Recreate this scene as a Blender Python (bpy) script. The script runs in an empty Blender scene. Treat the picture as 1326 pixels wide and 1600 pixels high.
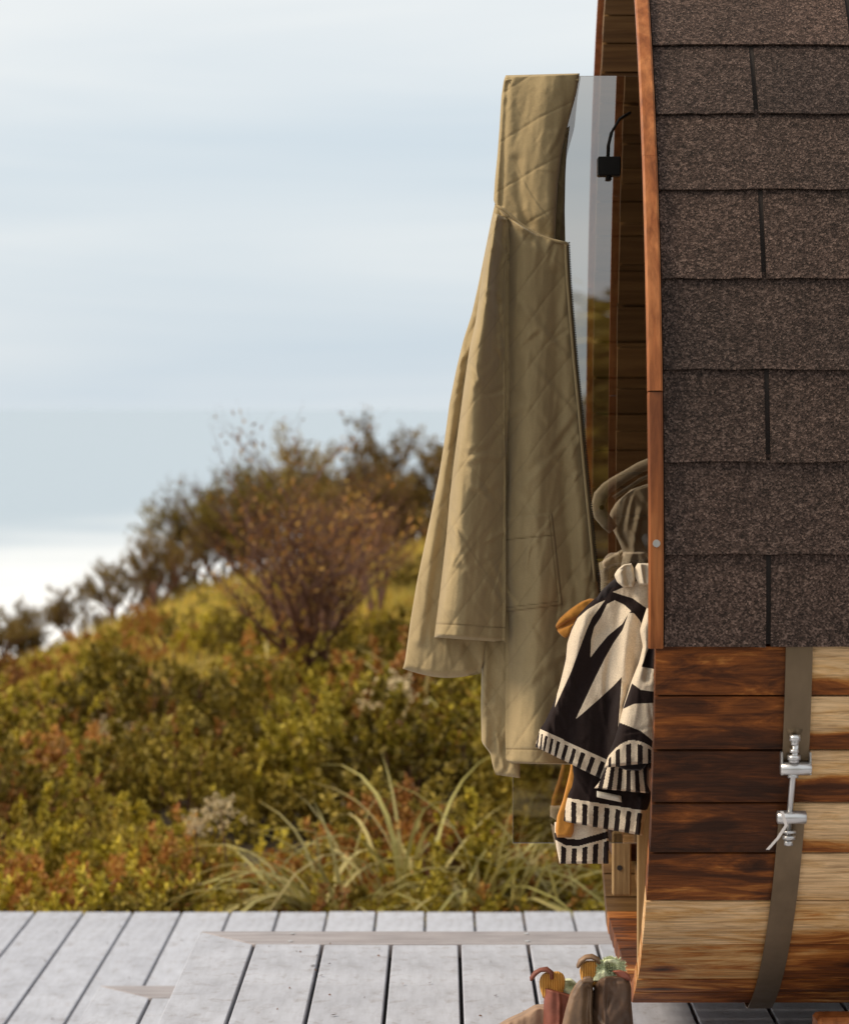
import bpy, bmesh, math, random
import numpy as np
from mathutils import Vector, Matrix
random.seed(7); RNG = np.random.default_rng(11)
S = bpy.context.scene
COL = S.collection

# ------------------------------------------------------------------ camera, sky, sun, exposure
F = 4650.0; CX = 690.0; CY = 638.0; W0 = 1326.0; HC = 1.136       # focal length in px of the photograph, vanishing point, eye height
cd = bpy.data.cameras.new('camera'); cam = bpy.data.objects.new('camera', cd); COL.objects.link(cam)
cam.location = (0, 0, HC); cam.rotation_euler = (math.pi/2, 0, 0)
cd.sensor_fit = 'HORIZONTAL'; cd.sensor_width = 36; cd.lens = 36*F/W0
cd.shift_x = -(CX-W0/2)/W0; cd.shift_y = (CY-800)/W0
cd.clip_start = .1; cd.clip_end = 90000
cd.dof.use_dof = True; cd.dof.focus_distance = 5.1; cd.dof.aperture_fstop = 8.0; cd.dof.aperture_blades = 0
S.camera = cam
S.render.resolution_x = 848; S.render.resolution_y = 1024
S.render.engine = 'CYCLES'
S.view_settings.view_transform = 'Standard'; S.view_settings.look = 'None'
S.view_settings.exposure = 0.2; S.view_settings.gamma = 1; S.view_settings.use_curve_mapping = False
SUN_AZ = math.radians(-98); SUN_EL = math.radians(38)              # azimuth from +Y towards +X
wd = bpy.data.worlds.new('World'); S.world = wd; wd.use_nodes = True
nt = wd.node_tree; N = nt.nodes; L = nt.links; N.clear()
wo = N.new('ShaderNodeOutputWorld'); bg = N.new('ShaderNodeBackground'); bg.inputs['Strength'].default_value = 0.1
sky = N.new('ShaderNodeTexSky'); sky.sky_type = 'NISHITA'; sky.sun_disc = False
sky.sun_elevation = SUN_EL; sky.sun_rotation = SUN_AZ; sky.air_density = 1.0; sky.dust_density = 2.0
tc = N.new('ShaderNodeTexCoord'); mp = N.new('ShaderNodeMapping'); mp.inputs['Scale'].default_value = (1.3, 1.3, 13)
nz = N.new('ShaderNodeTexNoise'); nz.inputs['Scale'].default_value = 2.1; nz.inputs['Detail'].default_value = 6; nz.inputs['Distortion'].default_value = .5; nz.inputs['Roughness'].default_value = .5
cr = N.new('ShaderNodeValToRGB'); e = cr.color_ramp.elements
e[0].position = .30; e[0].color = (5.6, 6.5, 7.25, 1); e[1].position = .80; e[1].color = (7.9, 8.15, 8.2, 1)
mx = N.new('ShaderNodeMixRGB'); mx.inputs[0].default_value = .9
sp = N.new('ShaderNodeSeparateXYZ')                               # higher up the cloud deck is a little whiter
mr = N.new('ShaderNodeMapRange'); mr.inputs['From Min'].default_value = .085; mr.inputs['From Max'].default_value = .135
mr.inputs['To Min'].default_value = 0; mr.inputs['To Max'].default_value = .36; ad = N.new('ShaderNodeMath'); ad.operation = 'ADD'
L.new(tc.outputs['Generated'], mp.inputs['Vector']); L.new(mp.outputs[0], nz.inputs['Vector'])
L.new(tc.outputs['Generated'], sp.inputs[0]); L.new(sp.outputs['Z'], mr.inputs['Value'])
L.new(nz.outputs['Fac'], ad.inputs[0]); L.new(mr.outputs[0], ad.inputs[1]); L.new(ad.outputs[0], cr.inputs[0])
L.new(sky.outputs[0], mx.inputs[1]); L.new(cr.outputs[0], mx.inputs[2]); L.new(mx.outputs[0], bg.inputs['Color']); L.new(bg.outputs[0], wo.inputs[0])
sd = bpy.data.lights.new('sun', 'SUN'); sd.energy = 3.1; sd.angle = math.radians(20); sd.color = (1, .86, .68)
so = bpy.data.objects.new('sun', sd); COL.objects.link(so)
sdir = Vector((math.sin(SUN_AZ)*math.cos(SUN_EL), math.cos(SUN_AZ)*math.cos(SUN_EL), math.sin(SUN_EL)))
so.rotation_euler = sdir.to_track_quat('Z', 'Y').to_euler()

# ------------------------------------------------------------------ helpers
def P(x, y, Y): return Vector(((x-CX)/F*Y, Y, HC-(y-CY)/F*Y))
def mesh(name, v, f, smooth=False):
    me = bpy.data.meshes.new(name); me.from_pydata([tuple(p) for p in v], [], [tuple(q) for q in f]); me.update()
    if smooth: me.polygons.foreach_set('use_smooth', [True]*len(me.polygons))
    return me
def ob(name, me, mat=None, parent=None, **k):
    o = bpy.data.objects.new(name, me); COL.objects.link(o)
    if mat and me and not me.materials: me.materials.append(mat)
    if parent: o.parent = parent
    for a, b in k.items(): o[a] = b
    return o
def tag(o, label=None, category=None, group=None, kind=None):
    if label: o['label'] = label
    if category: o['category'] = category
    if group: o['group'] = group
    if kind: o['kind'] = kind
    return o
def empty(name, loc=(0, 0, 0), **k):
    o = bpy.data.objects.new(name, None); COL.objects.link(o); o.location = loc; o.empty_display_size = .1
    bpy.context.view_layer.update() if False else None
    return tag(o, **k)
def bm_mesh(name, bm, smooth=False, ang=None):
    me = bpy.data.meshes.new(name); bm.normal_update(); bm.to_mesh(me); bm.free()
    if smooth: me.polygons.foreach_set('use_smooth', [True]*len(me.polygons))
    return me
def boxm(x0, x1, y0, y1, z0, z1, bev=.0015, jit=0, name='box'):
    bm = bmesh.new(); bmesh.ops.create_cube(bm, size=1)
    for v in bm.verts:
        v.co = Vector((x0 if v.co.x < 0 else x1, y0 if v.co.y < 0 else y1, z0 if v.co.z < 0 else z1))
        if jit: v.co += Vector((random.uniform(-jit, jit), random.uniform(-jit, jit), random.uniform(-jit, jit)*.6))
    if bev: bmesh.ops.bevel(bm, geom=bm.edges[:], offset=bev, segments=1, affect='EDGES', profile=.5)
    return bm_mesh(name, bm)
def tube(pts, rad, n=8, cap=True):
    """tapered tube along points -> verts, faces"""
    pts = [Vector(p) for p in pts]; V = []; Fc = []
    if not hasattr(rad, '__len__'): rad = [rad]*len(pts)
    up = Vector((0.13, .2, 1))
    for i, p in enumerate(pts):
        t = (pts[min(i+1, len(pts)-1)]-pts[max(i-1, 0)]).normalized()
        a = t.cross(up)
        if a.length < 1e-3: a = t.cross(Vector((1, 0, 0)))
        a.normalize(); b = t.cross(a); up = a.cross(t)*1.0
        for k in range(n):
            q = 2*math.pi*k/n; V.append(p+(a*math.cos(q)+b*math.sin(q))*rad[i])
    for i in range(len(pts)-1):
        for k in range(n):
            k2 = (k+1) % n; Fc.append((i*n+k, i*n+k2, (i+1)*n+k2, (i+1)*n+k))
    if cap: Fc.append(tuple(range(n-1, -1, -1))); Fc.append(tuple((len(pts)-1)*n+k for k in range(n)))
    return V, Fc
def join(lst):
    V = []; Fc = []
    for v, f in lst:
        o = len(V); V += list(v); Fc += [tuple(i+o for i in q) for q in f]
    return V, Fc
# vectorised value noise
def _h(ix, iy, s):
    n = (ix*374761393 + iy*668265263 + s*1442695041) & 0x7fffffff
    n = ((n ^ (n >> 13))*1274126177) & 0x7fffffff
    return ((n ^ (n >> 16)) & 0xffff)/65535.0
def vn(x, y, s=0):
    x = np.asarray(x, float); y = np.asarray(y, float)
    ix = np.floor(x).astype(np.int64); iy = np.floor(y).astype(np.int64); fx = x-ix; fy = y-iy
    fx = fx*fx*(3-2*fx); fy = fy*fy*(3-2*fy)
    a = _h(ix, iy, s)*(1-fx)+_h(ix+1, iy, s)*fx; b = _h(ix, iy+1, s)*(1-fx)+_h(ix+1, iy+1, s)*fx
    return a*(1-fy)+b*fy
def fbm(x, y, s=0, o=3):
    r = 0; a = .5
    for i in range(o): r = r+a*(vn(x, y, s+i*17)-.5); x = x*2.03+5.1; y = y*2.03+1.7; a *= .5
    return r
def pdist(x, y, pl):
    """distance to a polyline"""
    d = np.full(np.shape(x), 1e9)
    for (x0, y0), (x1, y1) in zip(pl[:-1], pl[1:]):
        dx, dy = x1-x0, y1-y0; t = np.clip(((x-x0)*dx+(y-y0)*dy)/(dx*dx+dy*dy+1e-9), 0, 1)
        d = np.minimum(d, np.hypot(x-x0-t*dx, y-y0-t*dy))
    return d
def sdf(x, y, pg):
    d = pdist(x, y, pg+[pg[0]]); ins = np.zeros(np.shape(x), bool)
    for (x0, y0), (x1, y1) in zip(pg, pg[1:]+[pg[0]]):
        if y0 == y1: continue
        c = ((y0 > y) != (y1 > y)) & (x < (x1-x0)*(y-y0)/(y1-y0)+x0); ins ^= c
    return np.where(ins, -d, d)

# ------------------------------------------------------------------ materials
def mat(name):
    m = bpy.data.materials.new(name); m.use_nodes = True; nt = m.node_tree; nt.nodes.clear()
    o = nt.nodes.new('ShaderNodeOutputMaterial'); b = nt.nodes.new('ShaderNodeBsdfPrincipled'); nt.links.new(b.outputs[0], o.inputs[0])
    return m, nt, b, o
def nd(nt, t, **k):
    n = nt.nodes.new(t)
    for a, v in k.items():
        if a in n.inputs: n.inputs[a].default_value = v
        else: setattr(n, a, v)
    return n
def ramp(nt, src, stops, interp='LINEAR'):
    r = nt.nodes.new('ShaderNodeValToRGB'); r.color_ramp.interpolation = interp; el = r.color_ramp.elements
    while len(el) < len(stops): el.new(.5)
    for q, (p, c) in zip(el, stops):
        q.position = p; q.color = tuple(c)+(1,) if len(c) == 3 else c
    nt.links.new(src, r.inputs[0]); return r
def noise(nt, scale, detail=4, rough=.55, coord='Object', sc=None, dist=0):
    c = nd(nt, 'ShaderNodeTexCoord'); n = nd(nt, 'ShaderNodeTexNoise', Scale=scale, Detail=detail, Roughness=rough, Distortion=dist)
    if sc:
        m = nd(nt, 'ShaderNodeMapping'); m.inputs['Scale'].default_value = sc; nt.links.new(c.outputs[coord], m.inputs[0]); nt.links.new(m.outputs[0], n.inputs['Vector'])
    else: nt.links.new(c.outputs[coord], n.inputs['Vector'])
    return n
def mixc(nt, a, b, fac, mode='MIX'):
    m = nt.nodes.new('ShaderNodeMixRGB'); m.blend_type = mode
    for i, v in ((0, fac), (1, a), (2, b)):
        if hasattr(v, 'links') or hasattr(v, 'is_linked'): nt.links.new(v, m.inputs[i])
        elif i == 0: m.inputs[0].default_value = v
        else: m.inputs[i].default_value = tuple(v)+(1,) if len(v) == 3 else v
    return m.outputs[0]
def bump(nt, b, h, strength=.3, dist=.01):
    n = nd(nt, 'ShaderNodeBump', Strength=strength, Distance=dist); nt.links.new(h, n.inputs['Height']); nt.links.new(n.outputs[0], b.inputs['Normal']); return n
def math_(nt, op, a, b=None, c=None):
    m = nt.nodes.new('ShaderNodeMath'); m.operation = op
    for i, v in enumerate((a, b, c)):
        if v is None: continue
        if isinstance(v, (int, float)): m.inputs[i].default_value = v
        else: nt.links.new(v, m.inputs[i])
    return m.outputs[0]

def wood(name, dark, mid, light, rough=.5, axis=0, gs=14, spec=.22):
    m, nt, b, o = mat(name)
    st = [9, 9, 9]; st[axis] = .7
    st2 = [30, 30, 30]; st2[axis] = 1.4
    oi = nd(nt, 'ShaderNodeObjectInfo'); c = nd(nt, 'ShaderNodeTexCoord'); va = nd(nt, 'ShaderNodeVectorMath', operation='ADD')
    cx = nd(nt, 'ShaderNodeCombineXYZ'); mu = math_(nt, 'MULTIPLY', oi.outputs['Random'], 37.0)
    for i in range(3): nt.links.new(mu, cx.inputs[i])
    nt.links.new(c.outputs['Object'], va.inputs[0]); nt.links.new(cx.outputs[0], va.inputs[1])
    def nn(s, sc, d, di=0):
        mm = nd(nt, 'ShaderNodeMapping'); mm.inputs['Scale'].default_value = s; nt.links.new(va.outputs[0], mm.inputs[0])
        n = nd(nt, 'ShaderNodeTexNoise', Scale=sc, Detail=d, Roughness=.6, Distortion=di); nt.links.new(mm.outputs[0], n.inputs['Vector']); return n.outputs['Fac']
    a = nn(st, 1.6, 5, 1.2); g = nn(st2, 3.0, 6, .4)
    r = ramp(nt, a, [(.25, dark), (.5, mid), (.72, light)])
    r2 = ramp(nt, g, [(.3, (.55, .5, .45)), (.6, (1.08, 1.08, 1.08))])
    col = mixc(nt, r.outputs[0], r2.outputs[0], .85, 'MULTIPLY')
    vr = ramp(nt, oi.outputs['Random'], [(0, (.72, .7, .68)), (1, (1.2, 1.16, 1.1))])
    col = mixc(nt, col, vr.outputs[0], 1.0, 'MULTIPLY')
    nt.links.new(col, b.inputs['Base Color']); b.inputs['Roughness'].default_value = rough; b.inputs['Specular IOR Level'].default_value = spec
    bump(nt, b, g, .35, .004)
    return m
M = {}
M['hoop'] = wood('stained_cedar_hoop', (.12, .034, .012), (.33, .11, .034), (.52, .21, .075), .42, axis=2)
M['inner'] = wood('stained_cedar_inside', (.075, .037, .013), (.15, .082, .03), (.26, .155, .06), .5)
M['pale'] = wood('pale_cedar', (.26, .16, .07), (.40, .27, .13), (.52, .38, .21), .6, axis=2)
M['darkwood'] = wood('dark_cedar', (.03, .012, .006), (.07, .025, .01), (.12, .05, .02), .5)

def stave_mat():
    m, nt, b, o = mat('weathered_cedar_staves')
    oi = nd(nt, 'ShaderNodeObjectInfo'); c = nd(nt, 'ShaderNodeTexCoord'); sx = nd(nt, 'ShaderNodeSeparateXYZ'); nt.links.new(c.outputs['Object'], sx.inputs[0])
    sc = nd(nt, 'ShaderNodeSeparateColor'); nt.links.new(oi.outputs['Color'], sc.inputs[0])
    # object colour: R = how dark left of the band, G = right of it, B = width of the dark lower streak
    lr = nd(nt, 'ShaderNodeMapRange'); lr.inputs['From Min'].default_value = .555; lr.inputs['From Max'].default_value = .565; nt.links.new(sx.outputs['X'], lr.inputs['Value'])
    k = nd(nt, 'ShaderNodeMix', data_type='FLOAT'); nt.links.new(lr.outputs[0], k.inputs[0]); nt.links.new(sc.outputs['Red'], k.inputs[2]); nt.links.new(sc.outputs['Green'], k.inputs[3])
    n1 = noise(nt, 1.5, 6, .66, sc=(3.6, 17, 17), dist=1.4); n2 = noise(nt, 3, 7, .65, sc=(4.0, 75, 75), dist=.8); n3 = noise(nt, 2.2, 3, .5, sc=(1.1, 6, 6), dist=.6)
    # t = stain: k + noise
    t = math_(nt, 'ADD', k.outputs[0], math_(nt, 'MULTIPLY', math_(nt, 'SUBTRACT', n1.outputs['Fac'], .5), 1.15))
    t = math_(nt, 'ADD', t, math_(nt, 'MULTIPLY', math_(nt, 'SUBTRACT', n3.outputs['Fac'], .5), .5))
    lat = nd(nt, 'ShaderNodeAttribute', attribute_name='across')
    st = nd(nt, 'ShaderNodeMapRange', interpolation_type='SMOOTHSTEP'); st.inputs['From Min'].default_value = .5; st.inputs['From Max'].default_value = .78
    wob = math_(nt, 'ADD', lat.outputs['Fac'], math_(nt, 'MULTIPLY', math_(nt, 'SUBTRACT', n3.outputs['Fac'], .5), .9)); nt.links.new(wob, st.inputs['Value'])
    t = math_(nt, 'ADD', t, math_(nt, 'MULTIPLY', math_(nt, 'MULTIPLY', st.outputs[0], sc.outputs['Blue']), lr.outputs[0]))
    kc = nd(nt, 'ShaderNodeTexCoord'); km = nd(nt, 'ShaderNodeMapping'); km.inputs['Scale'].default_value = (4.0, 9, 9); km.inputs['Location'].default_value = (.3, .2, .1); nt.links.new(kc.outputs['Object'], km.inputs[0])
    kv = nd(nt, 'ShaderNodeTexVoronoi', Scale=1.0); nt.links.new(km.outputs[0], kv.inputs['Vector']); kr = ramp(nt, kv.outputs['Distance'], [(.03, (.6,)*3), (.08, (.25,)*3), (.2, (0, 0, 0))])
    t = math_(nt, 'ADD', t, kr.outputs[0])
    r = ramp(nt, t, [(.1, (.74, .50, .27)), (.3, (.62, .36, .14)), (.45, (.46, .18, .04)), (.6, (.24, .072, .014)), (.8, (.085, .027, .008)), (1, (.04, .015, .006))])
    g = ramp(nt, n2.outputs['Fac'], [(.34, (.5, .44, .38)), (.6, (1.15, 1.12, 1.08))])
    col = mixc(nt, r.outputs[0], g.outputs[0], .85, 'MULTIPLY')
    nt.links.new(col, b.inputs['Base Color']); b.inputs['Roughness'].default_value = .55; b.inputs['Specular IOR Level'].default_value = .18
    bump(nt, b, n2.outputs['Fac'], .4, .003); return m
M['stave'] = stave_mat()

def shingle_mat():
    m, nt, b, o = mat('asphalt_shingle_granules')
    v = nd(nt, 'ShaderNodeTexVoronoi', Scale=400.0); c = nd(nt, 'ShaderNodeTexCoord'); nt.links.new(c.outputs['Object'], v.inputs['Vector'])
    s = nd(nt, 'ShaderNodeSeparateColor'); nt.links.new(v.outputs['Color'], s.inputs[0])
    r = ramp(nt, s.outputs['Red'], [(0, (.018, .013, .010)), (.35, (.044, .031, .025)), (.7, (.080, .057, .047)), (1, (.165, .125, .105))])
    n = noise(nt, 3.0, 4); r2 = ramp(nt, n.outputs['Fac'], [(.3, (.75, .72, .7)), (.7, (1.2, 1.1, 1.05))])
    n3 = noise(nt, 90, 2); r3 = ramp(nt, n3.outputs['Fac'], [(.3, (.68, .67, .67)), (.7, (1.2, 1.2, 1.2))])
    oi = nd(nt, 'ShaderNodeObjectInfo'); r4 = ramp(nt, oi.outputs['Random'], [(0, (.82, .8, .8)), (1, (1.14, 1.07, 1.03))])
    col = mixc(nt, mixc(nt, mixc(nt, r.outputs[0], r2.outputs[0], 1, 'MULTIPLY'), r3.outputs[0], 1, 'MULTIPLY'), r4.outputs[0], 1, 'MULTIPLY')
    nt.links.new(col, b.inputs['Base Color']); b.inputs['Roughness'].default_value = .9; b.inputs['Specular IOR Level'].default_value = .25
    bump(nt, b, math_(nt, 'ADD', v.outputs['Distance'], n3.outputs['Fac']), .6, .003); return m
M['shingle'] = shingle_mat()

def metal(name, col, rough, spots=True):
    m, nt, b, o = mat(name); n = noise(nt, 18, 4, .6, sc=(1, 1, .4)); r = ramp(nt, n.outputs['Fac'], [(.3, tuple(c*.75 for c in col)), (.7, col)])
    nt.links.new(r.outputs[0], b.inputs['Base Color']); b.inputs['Metallic'].default_value = .85
    rr = ramp(nt, n.outputs['Fac'], [(.3, (rough*1.2,)*3), (.7, (rough*.85,)*3)]); nt.links.new(rr.outputs[0], b.inputs['Roughness']); return m
M['band'] = metal('dull_steel_band', (.23, .165, .10), .42)
M['zinc'] = metal('zinc_hardware', (.74, .72, .70), .3)
M['black'] = metal('black_metal', (.02, .018, .016), .5)

def fabric(name, col, warp=1.0, rough=.85, sheen=.15, scale=900):
    m, nt, b, o = mat(name)
    n = noise(nt, 7, 5, .6); n2 = noise(nt, scale, 2, .6, sc=(1, 1, .5)); n3 = noise(nt, 60, 3, .6, sc=(1, 1, .25))
    r = ramp(nt, n.outputs['Fac'], [(.25, tuple(c*.86 for c in col)), (.75, tuple(c*1.08 for c in col))])
    r2 = ramp(nt, n2.outputs['Fac'], [(.25, (.86,)*3), (.75, (1.1,)*3)])
    r3 = ramp(nt, n3.outputs['Fac'], [(.3, (.93, .92, .9)), (.7, (1.05,)*3)])
    c = mixc(nt, mixc(nt, r.outputs[0], r2.outputs[0], 1, 'MULTIPLY'), r3.outputs[0], 1, 'MULTIPLY')
    nt.links.new(c, b.inputs['Base Color']); b.inputs['Roughness'].default_value = rough; b.inputs['Specular IOR Level'].default_value = .2
    b.inputs['Sheen Weight'].default_value = sheen
    bump(nt, b, math_(nt, 'ADD', n2.outputs['Fac'], math_(nt, 'MULTIPLY', n3.outputs['Fac'], 1.5)), .25, .0012); return m
M['jacket'] = fabric('khaki_cotton', (.38, .29, .15))
M['lining'] = fabric('brown_lining', (.13, .095, .045)); M['lining_pale'] = fabric('pale_lining', (.42, .37, .29))
M['canvas'] = fabric('olive_canvas', (.55, .46, .33)); M['sock'] = fabric('pale_green_fleece', (.66, .70, .45), scale=400)
M['orange'] = fabric('mustard_terry', (.55, .24, .045), scale=500)
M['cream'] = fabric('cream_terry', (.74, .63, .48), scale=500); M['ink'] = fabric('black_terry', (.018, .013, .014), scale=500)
M['label'] = fabric('cream_label', (.72, .66, .55))

def jacket_mat():
    m = fabric('khaki_quilted_cotton', (.385, .288, .148)); nt = m.node_tree; b = [n for n in nt.nodes if n.type == 'BSDF_PRINCIPLED'][0]
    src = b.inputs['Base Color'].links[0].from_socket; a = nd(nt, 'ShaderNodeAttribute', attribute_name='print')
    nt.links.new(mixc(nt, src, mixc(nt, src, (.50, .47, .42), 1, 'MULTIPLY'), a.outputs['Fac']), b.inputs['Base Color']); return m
def towel_mat():
    m, nt, b, o = mat('black_and_cream_terry')
    a = nd(nt, 'ShaderNodeAttribute', attribute_name='print'); n2 = noise(nt, 500, 3, .7); n = noise(nt, 14, 4)
    thr = math_(nt, 'ADD', a.outputs['Fac'], math_(nt, 'MULTIPLY', math_(nt, 'SUBTRACT', n2.outputs['Fac'], .5), 1.6))
    r = ramp(nt, math_(nt, 'MULTIPLY_ADD', thr, .5, .5), [(.35, (.74, .62, .47)), (.65, (.022, .014, .013))])
    v = ramp(nt, n2.outputs['Fac'], [(.3, (.78, .76, .74)), (.7, (1.12,)*3)])
    nt.links.new(mixc(nt, r.outputs[0], v.outputs[0], 1, 'MULTIPLY'), b.inputs['Base Color'])
    b.inputs['Roughness'].default_value = .95; b.inputs['Sheen Weight'].default_value = .06; b.inputs['Specular IOR Level'].default_value = .1
    bump(nt, b, n2.outputs['Fac'], .6, .003); return m
M['towel'] = towel_mat(); M['jacket'] = jacket_mat()

def deck_mat():
    m, nt, b, o = mat('weathered_white_decking')
    oi = nd(nt, 'ShaderNodeObjectInfo'); n = noise(nt, 5, 6, .65, sc=(1.6, 1, 1)); n2 = noise(nt, 60, 5, .7, sc=(1, .12, 1)); n3 = noise(nt, 26, 5, .7, sc=(1.0, .75, 1), dist=.6)
    base = ramp(nt, n.outputs['Fac'], [(.3, (.37, .375, .415)), (.65, (.49, .50, .55))])
    st = ramp(nt, n3.outputs['Fac'], [(.54, (1, 1, 1)), (.66, (.80, .76, .73)), (.78, (.45, .36, .30))])
    gr = ramp(nt, n2.outputs['Fac'], [(.3, (.84, .83, .82)), (.6, (1.03,)*3)])
    vr = ramp(nt, oi.outputs['Random'], [(0, (.92, .92, .93)), (1, (1.05,)*3)])
    c = mixc(nt, mixc(nt, mixc(nt, base.outputs[0], st.outputs[0], 1, 'MULTIPLY'), gr.outputs[0], 1, 'MULTIPLY'), vr.outputs[0], 1, 'MULTIPLY')
    nt.links.new(c, b.inputs['Base Color']); b.inputs['Roughness'].default_value = .55; b.inputs['Specular IOR Level'].default_value = .5
    bump(nt, b, n2.outputs['Fac'], .3, .002); return m
M['deck'] = deck_mat()
def trim_mat():
    m, nt, b, o = mat('weathered_grey_border_board')
    n = noise(nt, 40, 5, .7, sc=(.08, 1, 1)); n3 = noise(nt, 9, 4, .6)
    r = ramp(nt, n.outputs['Fac'], [(.3, (.23, .195, .19)), (.65, (.36, .33, .335))]); r2 = ramp(nt, n3.outputs['Fac'], [(.35, (.88,)*3), (.6, (1.1,)*3)])
    nt.links.new(mixc(nt, r.outputs[0], r2.outputs[0], 1, 'MULTIPLY'), b.inputs['Base Color']); b.inputs['Roughness'].default_value = .65; return m
M['trim'] = trim_mat()
def simple(name, col, rough=.7, var=.25, scale=12):
    m, nt, b, o = mat(name); n = noise(nt, scale, 5); r = ramp(nt, n.outputs['Fac'], [(.3, tuple(c*(1-var) for c in col)), (.7, tuple(c*(1+var) for c in col))])
    nt.links.new(r.outputs[0], b.inputs['Base Color']); b.inputs['Roughness'].default_value = rough; bump(nt, b, n.outputs['Fac'], .3, .004); return m
M['joist'] = simple('dark_joists', (.018, .012, .009), .95); M['soil'] = simple('brown_heath_soil', (.05, .032, .013), .95, .5, 6)
M['red_leather'] = simple('red_brown_leather', (.20, .055, .03), .62, .3, 25); M['brown_leather'] = simple('dark_oiled_leather', (.075, .037, .018), .6, .6, 16); M['worn_leather'] = simple('worn_brown_leather', (.20, .115, .06), .5, .45, 22)
M['tan_suede'] = simple('tan_suede', (.30, .19, .12), .8, .25, 30); M['amber'] = simple('amber_lining', (.55, .27, .05), .6, .25, 40)
M['sole'] = simple('dark_rubber', (.03, .022, .018), .8); M['plastic'] = simple('white_plastic', (.62, .56, .52), .4, .05)
M['litter'] = simple('brown_leaf_bits', (.14, .07, .035), .8, .5, 90)

def leafmat(name, cols, trans=.22):
    m, nt, b, o = mat(name)
    g = nd(nt, 'ShaderNodeNewGeometry'); oi = nd(nt, 'ShaderNodeObjectInfo')
    k = math_(nt, 'ADD', math_(nt, 'MULTIPLY', g.outputs['Random Per Island'], .62), math_(nt, 'MULTIPLY', oi.outputs['Random'], .38))
    r = ramp(nt, k, [(i/(len(cols)-1), c) for i, c in enumerate(cols)])
    c = nd(nt, 'ShaderNodeNewGeometry'); n = nd(nt, 'ShaderNodeTexNoise', Scale=1.3, Detail=2.0); nt.links.new(c.outputs['Position'], n.inputs['Vector'])
    v = ramp(nt, n.outputs['Fac'], [(.35, (.50, .44, .40)), (.65, (1.35, 1.28, 1.1))])
    col = mixc(nt, r.outputs[0], v.outputs[0], .8, 'MULTIPLY')
    nt.links.new(col, b.inputs['Base Color']); b.inputs['Roughness'].default_value = .55; b.inputs['Specular IOR Level'].default_value = .25
    t = nd(nt, 'ShaderNodeBsdfTranslucent'); nt.links.new(col, t.inputs[0]); ms = nd(nt, 'ShaderNodeMixShader'); ms.inputs[0].default_value = trans
    nt.links.new(b.outputs[0], ms.inputs[1]); nt.links.new(t.outputs[0], ms.inputs[2]); nt.links.new(ms.outputs[0], o.inputs[0]); return m
M['heath_gold'] = leafmat('golden_green_heath', [(.28, .14, .03), (.27, .22, .024), (.48, .39, .04), (.74, .61, .10)])
M['heath_dark'] = leafmat('dark_green_heath', [(.09, .06, .012), (.19, .145, .02), (.34, .26, .04), (.60, .47, .11)])
M['heath_red'] = leafmat('russet_heath', [(.20, .075, .02), (.34, .14, .035), (.42, .23, .055), (.55, .36, .08)])
M['brush'] = leafmat('brown_olive_brush', [(.10, .065, .018), (.19, .125, .03), (.27, .19, .045), (.36, .28, .07)])
M['flower'] = leafmat('dry_cream_flowers', [(.42, .33, .18), (.55, .46, .30), (.62, .55, .40)])
M['blade'] = leafmat('flax_blades', [(.24, .25, .06), (.38, .36, .11), (.56, .49, .21), (.72, .58, .32)])
M['twig'] = simple('brown_twigs', (.15, .07, .04), .85)

# glass: smoked, mirror-like front face
gm, nt, b, o = mat('smoked_mirror_glass'); nt.nodes.remove(b)
t = nd(nt, 'ShaderNodeBsdfTransparent'); t.inputs[0].default_value = (.43, .415, .39, 1); gl = nd(nt, 'ShaderNodeBsdfGlossy', Roughness=0.0); gl.inputs[0].default_value = (1, .94, .90, 1)
ms = nd(nt, 'ShaderNodeMixShader'); ms.inputs[0].default_value = .27
nt.links.new(t.outputs[0], ms.inputs[1]); nt.links.new(gl.outputs[0], ms.inputs[2]); nt.links.new(ms.outputs[0], o.inputs[0]); M['glass'] = gm
gb, nt, b, o = mat('glass_back_face'); nt.nodes.remove(b); t = nd(nt, 'ShaderNodeBsdfTransparent'); nt.links.new(t.outputs[0], o.inputs[0]); M['glass_back'] = gb
ge, nt, b, o = mat('ground_glass_edge'); b.inputs['Base Color'].default_value = (.55, .52, .50, 1); b.inputs['Roughness'].default_value = .25; M['glass_edge'] = ge

# ------------------------------------------------------------------ sea, hillside
def sea_mat():
    m, nt, b, o = mat('pale_sea'); g = nd(nt, 'ShaderNodeNewGeometry'); s = nd(nt, 'ShaderNodeSeparateXYZ'); nt.links.new(g.outputs['Position'], s.inputs[0])
    n = nd(nt, 'ShaderNodeTexNoise', Scale=.012, Detail=5.0); nt.links.new(g.outputs['Position'], n.inputs['Vector'])
    d = math_(nt, 'ADD', s.outputs['Y'], math_(nt, 'MULTIPLY', math_(nt, 'SUBTRACT', n.outputs['Fac'], .5), 500)); d = math_(nt, 'ADD', d, math_(nt, 'MULTIPLY', s.outputs['X'], -1.5))
    r = nd(nt, 'ShaderNodeMapRange', interpolation_type='SMOOTHSTEP'); r.inputs['From Min'].default_value = 430; r.inputs['From Max'].default_value = 1100; nt.links.new(d, r.inputs['Value'])
    col = mixc(nt, (.88, .87, .85), (.35, .43, .50), r.outputs[0]); nt.links.new(col, b.inputs['Base Color']); b.inputs['Roughness'].default_value = .35; b.inputs['IOR'].default_value = 1.33
    n2 = nd(nt, 'ShaderNodeTexNoise', Scale=.25, Detail=4.0); nt.links.new(g.outputs['Position'], n2.inputs['Vector']); bump(nt, b, n2.outputs['Fac'], .35, 1.0); return m
ob('sea', mesh('sea', [(-40000, 30, -30), (40000, 30, -30), (40000, 60000, -30), (-40000, 60000, -30)], [(0, 1, 2, 3)]), sea_mat(), kind='structure')

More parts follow.
